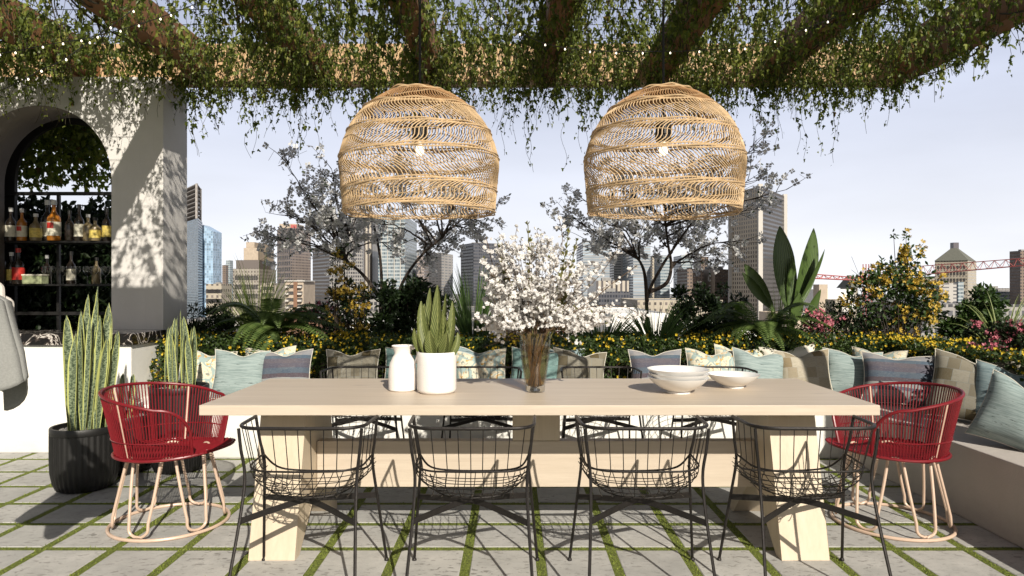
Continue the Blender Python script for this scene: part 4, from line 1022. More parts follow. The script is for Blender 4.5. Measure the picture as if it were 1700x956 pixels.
def mk(n, r, H0, H1, spread, w=.030, seed=1):
    rs = random.Random(seed); out = []
    for q in range(n):
        a = q*2.399+rs.uniform(-.3,.3); rad = r*math.sqrt((q+.5)/n)*.82
        x, y = rad*math.cos(a), rad*math.sin(a); H = H1-(H1-H0)*rad/r*rs.uniform(.5,1.2)
        out.append((x, y, x*spread+rs.uniform(-.03,.03), y*spread+rs.uniform(-.03,.03), max(.15,H), w*rs.uniform(.7,1.2)))
    return out
planter(((135-850)/F*4.38, 4.42, 0), .197, .405, 'big snake plant in a ribbed black pot, nearest the camera on the left', mk(27,.135,.42,1.02,1.35,.027,3), lean=.07)
planter(((205-850)/F*4.8, 4.82, 0), .185, .40, 'snake plant in a black pot half hidden between the other two', mk(4,.08,.25,.38,1.1,.020,5))
planter(((296-850)/F*4.84, 4.86, 0), .195, .60, 'smaller snake plant in the taller black pot behind the red chair', mk(17,.125,.28,.64,1.0,.020,9))

# ---------------------------------------------------------------- hanging felt swing at the left edge
t = thing('hanging_felt_swing', (PX(-76,480,2.5)[0], 2.5, 0), 'grey felt swing gathered by a pale braided rope at the left edge', 'hanging chair')
n1, n2 = 26, 96; tt = np.linspace(0,1,n1); a = np.linspace(0,2*math.pi,n2+1)
G = np.zeros((n1,n2+1,3))
for i, u in enumerate(tt):
    rr_ = .045+.135*u**.35 if u < .3 else None
    r = .04+.125*min(1,u/.16)**.6+.045*u
    fold = 1+.20*np.sin(5*a+.8)*min(1,u*1.4)+.07*np.sin(11*a+2)*u
    zt_ = 1.30; zbm = .90+.055*np.sin(3*a+1.9)+.03*np.sin(7*a)
    z = zt_+(zbm-zt_)*u
    G[i,:,0] = r*fold*np.cos(a); G[i,:,1] = r*fold*np.sin(a)*.9; G[i,:,2] = z
b = MB(); b.grid(G, uvs=True); o = b.build('felt_cloth', M['felt'], t)
sm = o.modifiers.new('thickness', 'SOLIDIFY'); sm.thickness = .006
def braid(P, r, name):
    P = smoothpath(P, 22); n = len(P); T = norm(np.gradient(P,axis=0)); A = norm(np.cross(T,(0.2,1,0.1))); B = np.cross(T,A)
    L = np.concatenate([[0], np.cumsum(np.linalg.norm(np.diff(P,axis=0),axis=1))]); b = MB()
    for q in range(3):
        ph = L/(r*3.0)*1.5+q*2*math.pi/3
        b.tube(P+A*(r*1.1*np.sin(ph))[:,None]+B*(r*.55*np.sin(2*ph))[:,None], r*.72, 8)
    return b.build(name, M['rope'], t)
braid([(.115,-.02,1.235),(.09,-.05,1.31),(.03,-.06,1.37),(-.07,0,1.55),(-.35,0,2.3),(-.45,.06,3.2)], .019, 'rope')
braid([(.05,-.12,1.25),(.035,-.11,1.31),(-.05,-.06,1.40)], .017, 'rope')
braid([(.13,.10,1.20),(.05,.10,1.32),(-.07,.04,1.46)], .017, 'rope')
# ================================================================ PLANTING
SOILZ = .62
def at(px, Y, z=SOILZ): return ((px-850)/F*Y, Y, z)
# ---- yellow flowering ground cover along the planter (nobody could count it)
def hedge():
    Ls = []; Fs = []
    def strip(n, fx, dens_f, nf):
        P = fx(n); Ls.append(P); Q = fx(nf); Fs.append(Q)
    # back run: top surface and hanging front face
    def top(n): return np.stack([rng.uniform(-3.5,3.6,n), rng.uniform(5.72,6.5,n), .80+.05*rng.random(n)+.03*np.sin(rng.uniform(0,9,n))],1)
    def front(n):
        z = rng.uniform(.42,.86,n); return np.stack([rng.uniform(-3.5,3.4,n), 5.72-.07*rng.random(n)+.04*np.cos(z*7), z],1)
    def rtop(n): y = rng.uniform(2.6,6.0,n); return np.stack([rng.uniform(3.16,3.9,n), y, .80+.06*rng.random(n)],1)
    def rfront(n): z = rng.uniform(.42,.86,n); return np.stack([3.24-.08*rng.random(n), rng.uniform(2.6,5.8,n), z],1)
    strip(14000, top, 1, 2100); strip(13000, front, 1, 1700); strip(6000, rtop, 1, 800); strip(6000, rfront, 1, 650)
    P = np.concatenate(Ls); n = len(P)
    cl = np.sin(P[:,0]*6.1+P[:,1]*3)*np.sin(P[:,0]*2.3+P[:,2]*9); P[:,1] -= .03*cl; P[:,2] += .02*cl
    X,Y,Z = frames(rng.normal(size=(n,3))+np.array((0,-.7,.35)), rng.normal(size=(n,3))+np.array((0,-.5,1.)))
    b = MB(); b.scatter(LEAF*np.array((1.1,1,1)), LEAFF, P, X, Y, Z, rng.uniform(.022,.044,n))
    b.box(-3.5,3.4,5.79,6.55,.30,.78); b.box(3.30,3.95,2.55,5.785,.30,.78)
    o = b.build('ground_cover', M['leaf_mid2'], smooth=False); tag(o, 'thick low ground cover spilling over the planter behind the cushions', kind='stuff')
    Q = np.concatenate(Fs); n = len(Q); cl = np.sin(Q[:,0]*3.7+1)+np.sin(Q[:,0]*8.3); Q = Q[rng.random(n) < .62+.25*cl]; n = len(Q)
    Q[:,1] -= .035; Q[:,2] += .025
    X,Y,Z = frames(rdir(n), rng.normal(size=(n,3))*.5+np.array((0,-1.,.6)))
    b = MB(); b.scatter(FL6[0], FL6[1], Q, X, Y, Z, rng.uniform(.008,.017,n))
    o = b.build('yellow_flowers', M['yellow'], smooth=False); tag(o, 'small bright yellow flowers dotted over the ground cover', kind='stuff')
M['leaf_mid2'] = leafmat('ground_cover_leaf', (.025,.048,.010), (.075,.115,.025), .45, .2)
hedge()

def shrub(px, Y, w, d, z0, z1, n, leaf, mat, label, name='shrub', cat='shrub', stems=9, temp=(LEAF,LEAFF), flowers=None, up=.2, shape=1.0, group=None, clumps=26, seed=None):
    """clumpy crown of leaves on thin stems"""
    loc = at(px, Y); t = thing(name, loc, label, cat, group)
    rs = np.random.default_rng(abs(hash((px,Y))) % 9999 if seed is None else seed)
    hz0, hz1 = z0-SOILZ, z1-SOILZ; hc = (hz0+hz1)/2; hh = (hz1-hz0)/2
    v = rs.normal(size=(clumps,3)); v /= np.linalg.norm(v,axis=1,keepdims=True); v *= rs.uniform(.35,.98,(clumps,1))
    C = v*np.array((w/2,d/2,hh))*np.array((1,1,1))+np.array((0,0,hc)); C[:,0] *= np.where(C[:,2] > hc, shape, 1)
    cr = rs.uniform(.16,.34,clumps)*min(w,2*hh)*.55
    id_ = rs.integers(0,clumps,n); o = rs.normal(size=(n,3)); o /= np.linalg.norm(o,axis=1,keepdims=True); o *= rs.random((n,1))**.45
    P = C[id_]+o*cr[id_][:,None]
    X,Y_,Z = frames(o+rs.normal(size=(n,3))*.7+np.array((0,-.1,up)), rs.normal(size=(n,3))+np.array((0,-.4,.8)))
    sb = MB(); k_ = min(stems, clumps)
    for q in range(clumps):
        e = C[q]; s0 = np.array((e[0]*.18, e[1]*.18, -.02)); sb.tube(smoothpath([s0, (s0*.4+e*.5)+rs.normal(size=3)*.02, e], 5), np.linspace(.007,.002,11), 5, caps=False)
        for _ in range(3): sb.tube(bez(e, e+rs.normal(size=3)*cr[q]*.3, e+rs.normal(size=3)*cr[q]*.7, 5), .0018, 4, caps=False)
    sb.build('stem', M['bark'], t)
    b = MB(); b.scatter(temp[0], temp[1], P, X, Y_, Z, rs.uniform(.65,1.2,n)*leaf); b.build('foliage', M[mat], t, smooth=False)
    if flowers:
        fm, nfc, per_, fs, spread = flowers
        ids = rs.integers(0,clumps,nfc); o = rs.normal(size=(nfc,3))+np.array((0,-.9,.5)); o /= np.linalg.norm(o,axis=1,keepdims=True)
        H = C[ids]+o*cr[ids][:,None]*rs.uniform(.8,1.15,(nfc,1))
        Q = np.repeat(H, per_, 0)+rs.normal(size=(nfc*per_,3))*spread; m = len(Q)
        X,Y_,Z = frames(rs.normal(size=(m,3)), rs.normal(size=(m,3))*.6+np.array((0,-.8,.7)))
        b = MB(); b.scatter(FL6[0], FL6[1], Q, X, Y_, Z, rs.uniform(.7,1.2,m)*fs); b.build('flowers', M[fm], t, smooth=False)['kind'] = 'stuff'
    return t
NB = (NEEDLE*np.array((1.4,1,1)), NEEDLEF)
def zy(py, Y): return CZ-(py-476)/F*Y
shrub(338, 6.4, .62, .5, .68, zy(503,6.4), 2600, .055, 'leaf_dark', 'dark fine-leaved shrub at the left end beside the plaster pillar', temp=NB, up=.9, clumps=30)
shrub(527, 6.9, .55, .4, .68, zy(500,6.9), 900, .045, 'leaf_dark', 'low shrub with dark pink flowers between the left fern and the yellow shrub', 'flowering_shrub', flowers=('magenta',26,4,.018,.02))
shrub(585, 6.5, .50, .45, .66, zy(452,6.5), 1500, .045, 'leaf_dark', 'yellow flowering shrub left of the dark bush, against the first tree', 'flowering_shrub', flowers=('mustard',95,5,.020,.018), shape=.85, clumps=34)
shrub(568, 6.45, .34, .3, 1.25, zy(415,6.45), 110, .04, 'leaf_mid', 'sparse tall yellow flowering shrub reaching up before the first tree', 'flowering_shrub', flowers=('mustard',12,6,.020,.022), clumps=8, seed=4)
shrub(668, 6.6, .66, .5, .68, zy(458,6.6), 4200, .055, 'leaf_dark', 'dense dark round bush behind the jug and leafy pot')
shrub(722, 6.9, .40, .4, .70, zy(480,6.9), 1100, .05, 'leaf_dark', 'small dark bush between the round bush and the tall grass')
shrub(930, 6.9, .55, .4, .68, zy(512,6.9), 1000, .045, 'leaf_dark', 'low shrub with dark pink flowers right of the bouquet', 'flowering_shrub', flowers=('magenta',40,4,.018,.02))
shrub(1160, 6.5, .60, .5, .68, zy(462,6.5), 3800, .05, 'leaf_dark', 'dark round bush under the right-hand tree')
shrub(1212, 6.7, .34, .4, .70, zy(462,6.7), 1000, .05, 'leaf_dark', 'narrow dark bush behind the right-hand fern')
shrub(1368, 6.1, .46, .4, .68, zy(508,6.1), 900, .04, 'leaf_dark', 'pink flowering shrub right of the big pleated leaves', 'flowering_shrub', flowers=('pink',60,5,.017,.016))
shrub(1415, 6.3, .52, .4, .68, zy(492,6.3), 2400, .05, 'leaf_dark', 'dark fine-leaved shrub between the pink flowers and the tall yellow shrub', temp=NB, up=.9, clumps=30)
shrub(1487, 6.1, .92, .5, .70, zy(412,6.1), 2400, .05, 'leaf_mid', 'tall yellow flowering shrub on the right before the crane', 'flowering_shrub', flowers=('mustard',95,7,.021,.022), shape=.85, clumps=40)
shrub(1500, 6.1, .22, .2, 1.4, zy(368,6.1), 90, .04, 'leaf_mid', 'thin topmost shoots of yellow flowers standing above the tall yellow shrub', 'flowering_shrub', flowers=('mustard',9,7,.020,.018), clumps=6, seed=8)
shrub(1610, 6.0, .70, .5, .68, zy(480,6.0), 4200, .055, 'leaf_mid', 'full green leafy bush right of the tall yellow shrub')
shrub(1672, 4.9, .50, .5, .72, zy(528,4.9), 1300, .045, 'leaf_dark', 'pink flowering shrub at the right edge above the bench', 'flowering_shrub', flowers=('pink',62,7,.017,.018))

# ---- grasses
def tuft(px, Y, n, h, spread, w, mat, label, droop=.25, lean=0, name='grass_clump', z=SOILZ, group=None, seed=1):
    t = thing(name, at(px, Y, z), label, 'ornamental grass', group); rs = np.random.default_rng(seed)
    b = MB()
    for q in range(n):
        a = rs.uniform(0,6.28); s = spread*math.sqrt(rs.random()); H = h*rs.uniform(.55,1)*(1-.35*(s/spread)**2)
        base = np.array((.05*math.cos(a)*s/spread, .05*math.sin(a)*s/spread, 0)); e = np.array((s*math.cos(a)+lean*H, s*math.sin(a), H))
        mid = np.array((e[0]*.35, e[1]*.35, H*(.6+droop*s/spread*.8)))
        C = bez(base, mid, e, 7); T = norm(np.gradient(C,axis=0)); fn = np.array((math.cos(a+rs.uniform(-1,1)+1.57), math.sin(a+1.57), .1)); S = norm(np.cross(T, fn))
        wd = w*np.array((.7,1,1,.9,.7,.4,.05)); G = np.stack([C-S*wd[:,None], C+S*wd[:,None]],1); b.grid(G, uvs=False)
    b.build('blades', M[mat], t, smooth=False); return t
tuft(428, 6.5, 130, 1.12, .40, .0050, 'grass_tall', 'tall pale feather grass rising behind the left fern', .2, seed=2)
tuft(785, 6.4, 190, zy(410,6.4)-.62, .36, .0055, 'yucca', 'tall upright grass clump left of the bouquet', .1, seed=3)
tuft(1000, 6.2, 170, .60, .42, .0055, 'yucca', 'spiky grass clump directly right of the bouquet', .1, seed=4, name='spiky_grass')
tuft(1088, 6.15, 190, .64, .44, .0055, 'yucca', 'spiky grass clump at the foot of the right-hand tree', .1, seed=5, name='spiky_grass')
tuft(1665, 5.6, 70, .72, .40, .0045, 'grass_tall', 'pale arching grass by the right edge behind the pink shrub', .5, seed=6)
tuft(1320, 5.95, 46, .34, .26, .005, 'grass_tall', 'small pale curling grass at the foot of the big pleated leaves', .9, seed=7)
tuft(1290, 6.5, 46, .85, .14, .004, 'grass_tall', 'thin upright grass among the stalks of the big pleated leaves', .1, seed=8)
tuft(845, 6.3, 60, .34, .40, .006, 'yucca', 'low dark grass clump behind the vase', .5, seed=9)

# ---- ferns
def fern(px, Y, label, n, L, z=.70, seed=1, extra=()):
    t = thing('fern', at(px, Y, z), label, 'fern', 'large ferns in the planter'); rs = np.random.default_rng(seed)
    fr = []
    for q in range(n):
        a = q*2.399+rs.uniform(-.2,.2); l = L*rs.uniform(.7,1.05); el = rs.uniform(.0,.95)
        d = np.array((math.cos(a), math.sin(a)*.75, 0)); e = d*l*math.cos(el)*.95+np.array((0,0,l*math.sin(el)*.62-.12)); m_ = d*l*.38+np.array((0,0,l*(.30+.55*math.sin(el)))); fr.append((m_, e))
    for (mx,my,mz,ex,ey,ez) in extra: fr.append((np.array((mx,my,mz)), np.array((ex,ey,ez))))
    for m_, e in fr:
        C = bez((0,0,0), m_, e, 33); T = norm(np.gradient(C,axis=0)); S = norm(np.cross(T, (0,0,1.))); U = np.cross(S, T); ll = np.linalg.norm(np.diff(C,axis=0),axis=1).sum()
        b = MB(); b.tube(C, np.linspace(.004,.001,33), 4, caps=False)
        idx = np.arange(4,32); tt = idx/32; wl = ll*.20*np.clip(np.sin(math.pi*(tt**.75)*.93+.15),0.05,1)
        for s in (-1,1):
            ax_ = S[idx]*s+T[idx]*.35-U[idx]*.18; X,Y_,Z = frames(ax_, U[idx])
            sc = np.stack([np.full(len(idx), ll*.15), wl, wl],1); b.scatter(NEEDLE*np.array((1,1,1)), NEEDLEF, C[idx], X, Y_, Z, sc)
        b.build('frond', M['leaf_fern'], t, smooth=False)
    return t
fern(452, 5.92, 'big dark fern on the left arching over the ground cover', 30, .80, z=.86, seed=3,
     extra=((.02,-.12,.22, -.11,-.52,-.40), (.0,-.1,.25, .02,-.38,-.24), (-.04,-.1,.2,-.02,-.40,-.12)))
fern(1262, 5.92, 'big dark fern on the right in front of the pleated leaves', 30, .74, z=.86, seed=8,
     extra=((.06,-.12,.16, .34,-.40,-.24), (.0,-.1,.2, .02,-.36,-.24), (.1,-.1,.2,.30,-.3,-.05)))
fern(850, 6.9, 'dark fern low behind the vase', 16, .55, z=.70, seed=5)

# ---- big pleated leaves
t = thing('pleated_leaf_plant', at(1310, 6.35), 'tall plant with a few huge pleated dark leaves', 'plant')
def big(px0, py0, px1, py1, w, az, bend=(0,0,0)):
    Y = 6.35; x0 = (px0-1310)/F*Y; z0 = CZ-(py0-476)/F*Y-SOILZ; x1 = (px1-1310)/F*Y; z1 = CZ-(py1-476)/F*Y-SOILZ
    base = np.array((x0*.6, 0, z0)); b = MB(); b.tube(bez((x0*.2,0,-.02), (x0*.3,0,z0*.5), base, 8), np.linspace(.010,.007,8), 6); b.build('stalk', M['leaf_fern'], t)
    pot_leaf(base, (x1, random.uniform(-.08,.08), z1), w, bend, R(az), .25, 'bigleaf', 'leaf', t, n=20, m=13, shape=lambda q: np.clip(np.sin(math.pi*np.clip(q,0,1)**1.15*.985+.02),0,1)**.85)
big(1304, 520, 1300, 374, .108, -85, (.0,0,0)); big(1318, 525, 1355, 378, .105, -70, (.05,.02,-.05)); big(1330, 508, 1364, 414, .055, -40, (.02,0,0))
big(1272, 520, 1236, 438, .062, -110, (-.02,0,.05)); big(1262, 515, 1232, 452, .045, -120); big(1312, 530, 1316, 425, .055, -75, (.01,.05,0)); 
big(1320, 545, 1326, 486, .055, -90); big(1340, 545, 1362, 480, .055, -60); 

# ---- flowering trees
def tree(px, Y, limbs, label, seed, trunk_pts, nb):
    loc = at(px, Y); t = thing('blossom_tree', loc, label, 'tree', 'white blossom trees in the planter'); rs = np.random.default_rng(seed); random.seed(seed)
    def loc_(p, q, dy=0): return np.array(((p-850)/F*Y-loc[0], dy, CZ-(q-476)/F*Y-SOILZ))
    tr = MB(); forks = []
    for pts in trunk_pts:
        P = smoothpath([loc_(p, q, dy) for p, q, dy in pts], 6); tr.tube(P, np.linspace(.023,.010,len(P)), 8); forks.append(P)
    tr.build('trunk', M['bark'], t)
    bm = MB(); B = []
    for (p, q) in limbs:
        dy = rs.uniform(-.45,.45); e = loc_(p, q, dy); 
        F_ = forks[rs.integers(len(forks))]; cand = np.concatenate(forks)[-30:]; s0 = cand[np.argmin(np.linalg.norm(cand-e,axis=1)+rs.random(len(cand))*.25)]
        m_ = (s0+e)/2+np.array((rs.uniform(-.05,.05), 0, rs.uniform(-.02,.10))); P = smoothpath([s0, m_, e], 12); P += np.cumsum(rs.normal(size=P.shape)*.0035,0)
        bm.tube(P, np.linspace(.012,.003,len(P)), 5, caps=False); L = len(P)
        for _ in range(11):
            i = rs.integers(int(L*.25), L); d = norm(P[min(i+1,L-1)]-P[i-1]+1e-6)+rs.normal(size=3)*.55+np.array((0,0,.1)); d /= np.linalg.norm(d); l = rs.uniform(.14,.34)
            Q = bez(P[i], P[i]+d*l*.5+rs.normal(size=3)*.03, P[i]+d*l, 8); bm.tube(Q, np.linspace(.0045,.0015,8), 4, caps=False); B += [Q[j] for j in (3,4,5,6,7,7)]
            for _ in range(2):
                j = rs.integers(2,8); d2 = d+rs.normal(size=3)*.8; d2 /= np.linalg.norm(d2); Q2 = bez(Q[j], Q[j]+d2*.05, Q[j]+d2*rs.uniform(.06,.16), 5); bm.tube(Q2, .0014, 4, caps=False); B += [Q2[2],Q2[3],Q2[4],Q2[4]]
    bm.build('branches', M['bark'], t)
    B = np.array(B); B = B[rs.permutation(len(B))[:nb]]; B = B+rs.normal(size=B.shape)*.018; n = len(B)
    X,Y_,Z = frames(rs.normal(size=(n,3)), rs.normal(size=(n,3))*.7+np.array((0,-.35,.55)))
    b = MB(); b.scatter(FL4[0], FL4[1], B, X, Y_, Z, rs.uniform(.030,.052,n)); b.build('blossom', M['tree_petal'], t, smooth=False)
    G = B[rs.random(n)<.60]+rs.normal(size=(int((rs.random(0)).size),3)).sum(); n = len(G); X,Y_,Z = frames(rs.normal(size=(n,3)), rs.normal(size=(n,3)))
    b = MB(); b.scatter(LEAF, LEAFF, G, X, Y_, Z, rs.uniform(.025,.045,n)); b.build('leaves', M['leaf_mid'], t, smooth=False)
    return t
tree(632, 7.1, [(440,388),(470,362),(484,272),(500,300),(520,330),(545,272),(560,310),(505,390),(540,350),(575,345),(600,300),(640,280),(690,290),(740,310),(780,340),(812,358),(770,375),(735,395),(700,380),(660,340),(620,360),(590,400),(560,415),(710,420),(640,400),(750,350),(470,400),(590,240),(560,365)],
     'white blossom tree behind the left rattan lamp', 21, [[(634,575,0),(632,520,0),(633,470,.02),(630,420,.0),(622,375,-.03)],[(660,575,.05),(655,520,.05),(668,470,0),(700,425,-.05),(735,395,-.05)],[(634,500,0),(600,455,.05),(560,425,.1)]], 1650)
tree(1078, 7.1, [(935,352),(950,372),(975,330),(1000,380),(985,400),(1020,350),(1040,390),(1060,340),(1090,330),(1120,360),(1150,350),(1180,370),(1205,340),(1240,300),(1262,262),(1245,250),(1275,300),(1290,318),(1225,400),(1180,420),(1150,400),(1110,400),(1200,430),(1140,300),(1080,300),(1015,310),(1255,345),(1060,405)],
     'white blossom tree behind the right rattan lamp', 33, [[(1082,580,0),(1074,520,0),(1077,485,0),(1100,440,0),(1125,405,.05),(1150,370,.05)],[(1077,485,0),(1108,470,.05),(1118,440,.1),(1112,400,.1),(1105,350,.05)],[(1074,500,0),(1066,450,-.1),(1050,420,-.1)]], 1500)
random.seed(99)
# ================================================================ THE CITY
GZ = -90.0
b = MB(); g = np.linspace(-8000,8000,19); 
G = np.stack(np.meshgrid(g, np.linspace(-600,8600,19)),-1); G = np.concatenate([G, np.full(G.shape[:2]+(1,), GZ)],-1); b.grid(G, uvs=False, flip=False)
k = N('city_ground'); v = k.coord('Object', (.012,.012,1)); f = k.noise(v, 1, 6, .7); k.col(k.ramp(f, [(.35,(.16,.15,.14)),(.5,(.26,.25,.24)),(.65,(.10,.12,.08))])); k.set(Roughness=.9)
tag(b.build('city_ground', k.m, smooth=False), kind='structure')
b = MB(); b.box(-9, 5.4, -6, 8.4, GZ+.05, -.302); 
o = thing('terrace_building', (0,0,0), 'plain pale building that carries the roof terrace', 'building'); b.build('wall', M['plaster_grey'], o, smooth=False)

K = 3.0                      # skyline tables below are scaled up about the camera by this factor
GD = CZ+(GZ-CZ)/K
class CM(MB):
    def add(s, V, Fa, uv=None, mi=0):
        return MB.add(s, np.asarray(V, float)*K, Fa, None if uv is None else np.asarray(uv)*K, mi)
M['glass_blue'] = facade('light_blue_glass', (.40,.50,.60), (.28,.40,.54), 3, 3.6, .86, .86, winrough=.25)
M['glass_band'] = facade('banded_blue_glass', (.34,.40,.46), (.08,.13,.18), 6, 3.6, .93, .55, winrough=.2)
M['glass_grey'] = facade('blue_grey_glass', (.38,.41,.42), (.10,.14,.17), 1.5, 3.8, .72, .62, winrough=.2)
M['cream'] = facade('cream_stone', (0.400,0.352,0.280), (.14,.12,.11), 3.4, 4, .42, .45)
M['stone'] = facade('grey_stone', (0.320,0.288,0.248), (.12,.10,.09), 4, 4.4, .36, .5)
M['tower_f'] = facade('pinkish_concrete_tower', (0.288,0.240,0.216), (.11,.10,.11), 3.0, 3.3, .55, .5)
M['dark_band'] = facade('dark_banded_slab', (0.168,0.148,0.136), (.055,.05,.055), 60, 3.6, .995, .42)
M['light_grid'] = facade('light_gridded_office', (0.304,0.288,0.272), (.09,.09,.10), 2.8, 3.6, .7, .6)
M['pier'] = facade('ribbed_cream_tower', (0.448,0.400,0.336), (.10,.09,.09), 4.2, 400, .45, .999)
M['dark_grey'] = facade('dark_grey_tower', (0.092,0.092,0.104), (.045,.05,.065), 2.2, 3.6, .72, .6)
M['pale_band'] = facade('pale_banded_office', (0.336,0.344,0.360), (.25,.30,.35), 50, 3.6, .99, .45)
M['white_band'] = facade('white_banded_office', (0.416,0.392,0.368), (.12,.12,.13), 14, 3.6, .7, .35)
M['brown'] = facade('brown_office', (.20,.15,.12), (.07,.06,.06), 3, 3.5, .55, .5)
M['beige'] = simple('plain_beige_concrete', (.44,.36,.28), .8, scale=.3)
M['white_roof'] = simple('white_roof_membrane', (.80,.78,.74), .8, var=.04, scale=.2)
M['roof'] = simple('grey_gravel_roof', (.26,.25,.24), .9, var=.2, scale=.3)
M['slate'] = simple('green_grey_slate', (.13,.13,.105), .8, scale=.5)
M['brick'] = simple('brown_brick_panel', (.22,.12,.075), .85, scale=1)
M['win'] = simple('dark_window_glass', (.07,.065,.065), .2, var=.4, scale=.3)
M['crane_red'] = simple('crane_red_paint', (.42,.11,.10), .6)
M['tall_lit'] = facade('sunlit_ribbed_tower_face', (.60,.51,.39), (.10,.085,.075), 3.6, 3.9, .42, .6, band=(45,3.2,(.06,.05,.05,1)))  # left face: sunlight put into the base colour
M['tall_shaded'] = facade('shaded_ribbed_tower_face', (.085,.078,.078), (.03,.028,.03), 40, 3.9, .995, .45, band=(45,3.2,(.02,.02,.02,1)))  # right face: shade put into the base colour
M['skel'] = simple('raw_concrete', (.36,.33,.31), .85, scale=.3)
M['white_pil'] = simple('white_pilaster', (.50,.47,.43), .7, var=.03, scale=.3)

def poly(pts): return [((px-850)/F*Y, Y) for px, Y in pts]
def bld(pts, ytop, mat, label, Yt=None, name='office_tower', cat='building', roofmat='roof', face_mats=None, zb=GD, parapet=.6, plant=True):
    P = np.array(poly(pts)); c = P.mean(0); Yn = Yt or min(p[1] for p in pts); zt = CZ-(ytop-476)/F*Yn
    t = thing(name, (c[0]*K, c[1]*K, GZ), label, cat); Q = [tuple(p-c) for p in P]; n = len(Q); H = zt-zb
    area = sum(Q[i][0]*Q[(i+1)%n][1]-Q[(i+1)%n][0]*Q[i][1] for i in range(n))
    if area < 0: Q = Q[::-1]; 
    mats = [M[mat]]+[M[m_] for m_ in (face_mats or {}).values()]
    b = CM(); b.prism(Q, 0, H, uvs=True, top=False)
    if face_mats:
        mi = np.zeros(n, int)
        for q, key in enumerate(face_mats):   # key: 'right' / 'left' = facing direction of the normal
            for i in range(n):
                dx, dy = Q[(i+1)%n][0]-Q[i][0], Q[(i+1)%n][1]-Q[i][1]; nx = dy
                if (key == 'right' and nx > 0) or (key == 'left' and nx < 0): mi[i] = q+1
        b.mi = [mi]
    b.build('wall', mats, t, smooth=False)
    b = CM(); b.prism([(x*.985,y*.985) for x,y in Q], H-.5, H-parapet*.3); b.build('roof', M[roofmat], t, smooth=False)
    t['h'] = H
    if plant:
        sx = min(max(abs(x) for x,y in Q), 1.6*max(abs(y) for x,y in Q)); b = CM(); b.box(-sx*.35, sx*.25, -sx*.2, sx*.3, H-.2, H+min(1.3, sx*.2)); b.build('roof_plant_room', M['roof'], t, smooth=False)
    del t['h']
    return t, Q, H
def rect(px0, px1, Y, dep): # axis-aligned block whose front spans px0..px1
    # true box; the whole visible width, side face included, spans px0..px1
    w = px1-px0
    if px1 < 850:
        dep = min(dep, .42*w*Y/(850-px1+w*.5)); f = 850+(px1-850)*(Y+dep)/Y; a, c = px0, f
    elif px0 > 850:
        dep = min(dep, .42*w*Y/(px0-850+w*.5)); f = 850+(px0-850)*(Y+dep)/Y; a, c = f, px1
    else: a, c = px0, px1
    q = lambda p: 850+(p-850)*Y/(Y+dep)
    return [(a, Y), (c, Y), (q(c), Y+dep), (q(a), Y+dep)]
def windows(t, Q, H, nx, nz, w, h, z0, z1, face=0, mat='win', margin=.06, x_off=0):
    """real window recess frames; front face = edge of minimal y"""
    # front edge
    E = sorted(range(len(Q)), key=lambda i: (Q[i][1]+Q[(i+1)%len(Q)][1]))[face]; p, q = np.array(Q[E]), np.array(Q[(E+1)%len(Q)])
    if p[0] > q[0]: p, q = q, p
    d = (q-p); L = np.linalg.norm(d); d = d/L; nn = np.array((d[1], -d[0]))
    proto = None; rest = CM(); cnt = 0; cells = [(i, j) for j in range(nz) for i in range(nx)][::-1]
    for i, j in cells:
        u = L*(margin+(1-2*margin)*(i+.5)/nx); z = z1-(z1-z0)*(j+.5)/nz; c = p+d*u+nn*.04
        if cnt < 96:
            if proto is None:
                b = CM(); b.box(-w/2, w/2, -.08, .08, -h/2, h/2); proto = b.build('window', M[mat], t, smooth=False); o = proto
            else: o = proto.copy(); COL.objects.link(o); o.parent = t
            o.location = (c[0]*K, c[1]*K, z*K); o.rotation_euler = (0,0,math.atan2(d[1], d[0]))
        else:
            a = Matrix.Rotation(math.atan2(d[1], d[0]), 3, 'Z')
            V = [tuple(a@Vector((x,y,zz))+Vector((c[0],c[1],z))) for x in (-w/2,w/2) for y in (-.08,.08) for zz in (-h/2,h/2)]
            rest.add(V, [(0,1,3,2),(4,6,7,5),(0,4,5,1),(2,3,7,6),(0,2,6,4),(1,5,7,3)])
        cnt += 1
    if rest.n:
        o = rest.build('window_rows', M[mat], t, smooth=False); o['kind'] = 'stuff'

# -- far left pair
t, Q, H = bld([(296,330),(329,300),(336,318),(305,350)], 362, 'glass_band', 'blue glass tower under construction right beside the pillar, raw concrete frame on top', 300, plant=False)
for q in range(8):
    z = H+ (q+1)*1.95
    b = CM(); b.prism([(x*.93-.3,y*.93) for x,y in Q], z-.35, z); b.build('floor_slab', M['skel'], t, smooth=False)
for x, y in Q:
    b = CM(); b.box(x*.9-.7, x*.9+.1, y*.9-.4, y*.9+.4, H, H+15.6); b.build('concrete_column', M['skel'], t, smooth=False)
b = CM(); b.box(-1.0,1.0,-1,1,H,H+15.4); b.build('lift_core', M['skel'], t, smooth=False)
P = rect(333, 368, 330, 26); t, Q, H = bld(P, 384, 'glass_blue', 'light blue glass tower with a slanted top, second from the left', 330, plant=False)
b = CM(); xs = [p[0] for p in Q]; ys = [p[1] for p in Q]; x0, x1, y0, y1 = min(xs), max(xs), min(ys), max(ys)
V = [(x0,y0,H),(x1,y0,H),(x0,y0,H+3.4),(x0,y1,H),(x1,y1,H),(x0,y1,H+3.4)]
b.add(V, [(0,1,2),(3,5,4)], np.array([[(0,H),(x1-x0,H),(0,H+3.4)],[(0,H),(0,H+3.4),(x1-x0,H)]])); b.add(V, [(0,2,5,3),(1,4,5,2)], np.array([[(0,0),(0,1),(1,1),(1,0)]]*2)); b.build('slanted_crown', M['glass_blue'], t, smooth=False)
t, Q, H = bld(rect(369, 379, 420, 20), 440, 'brown', 'slim brown tower between the slanted glass tower and the stone building', 420)
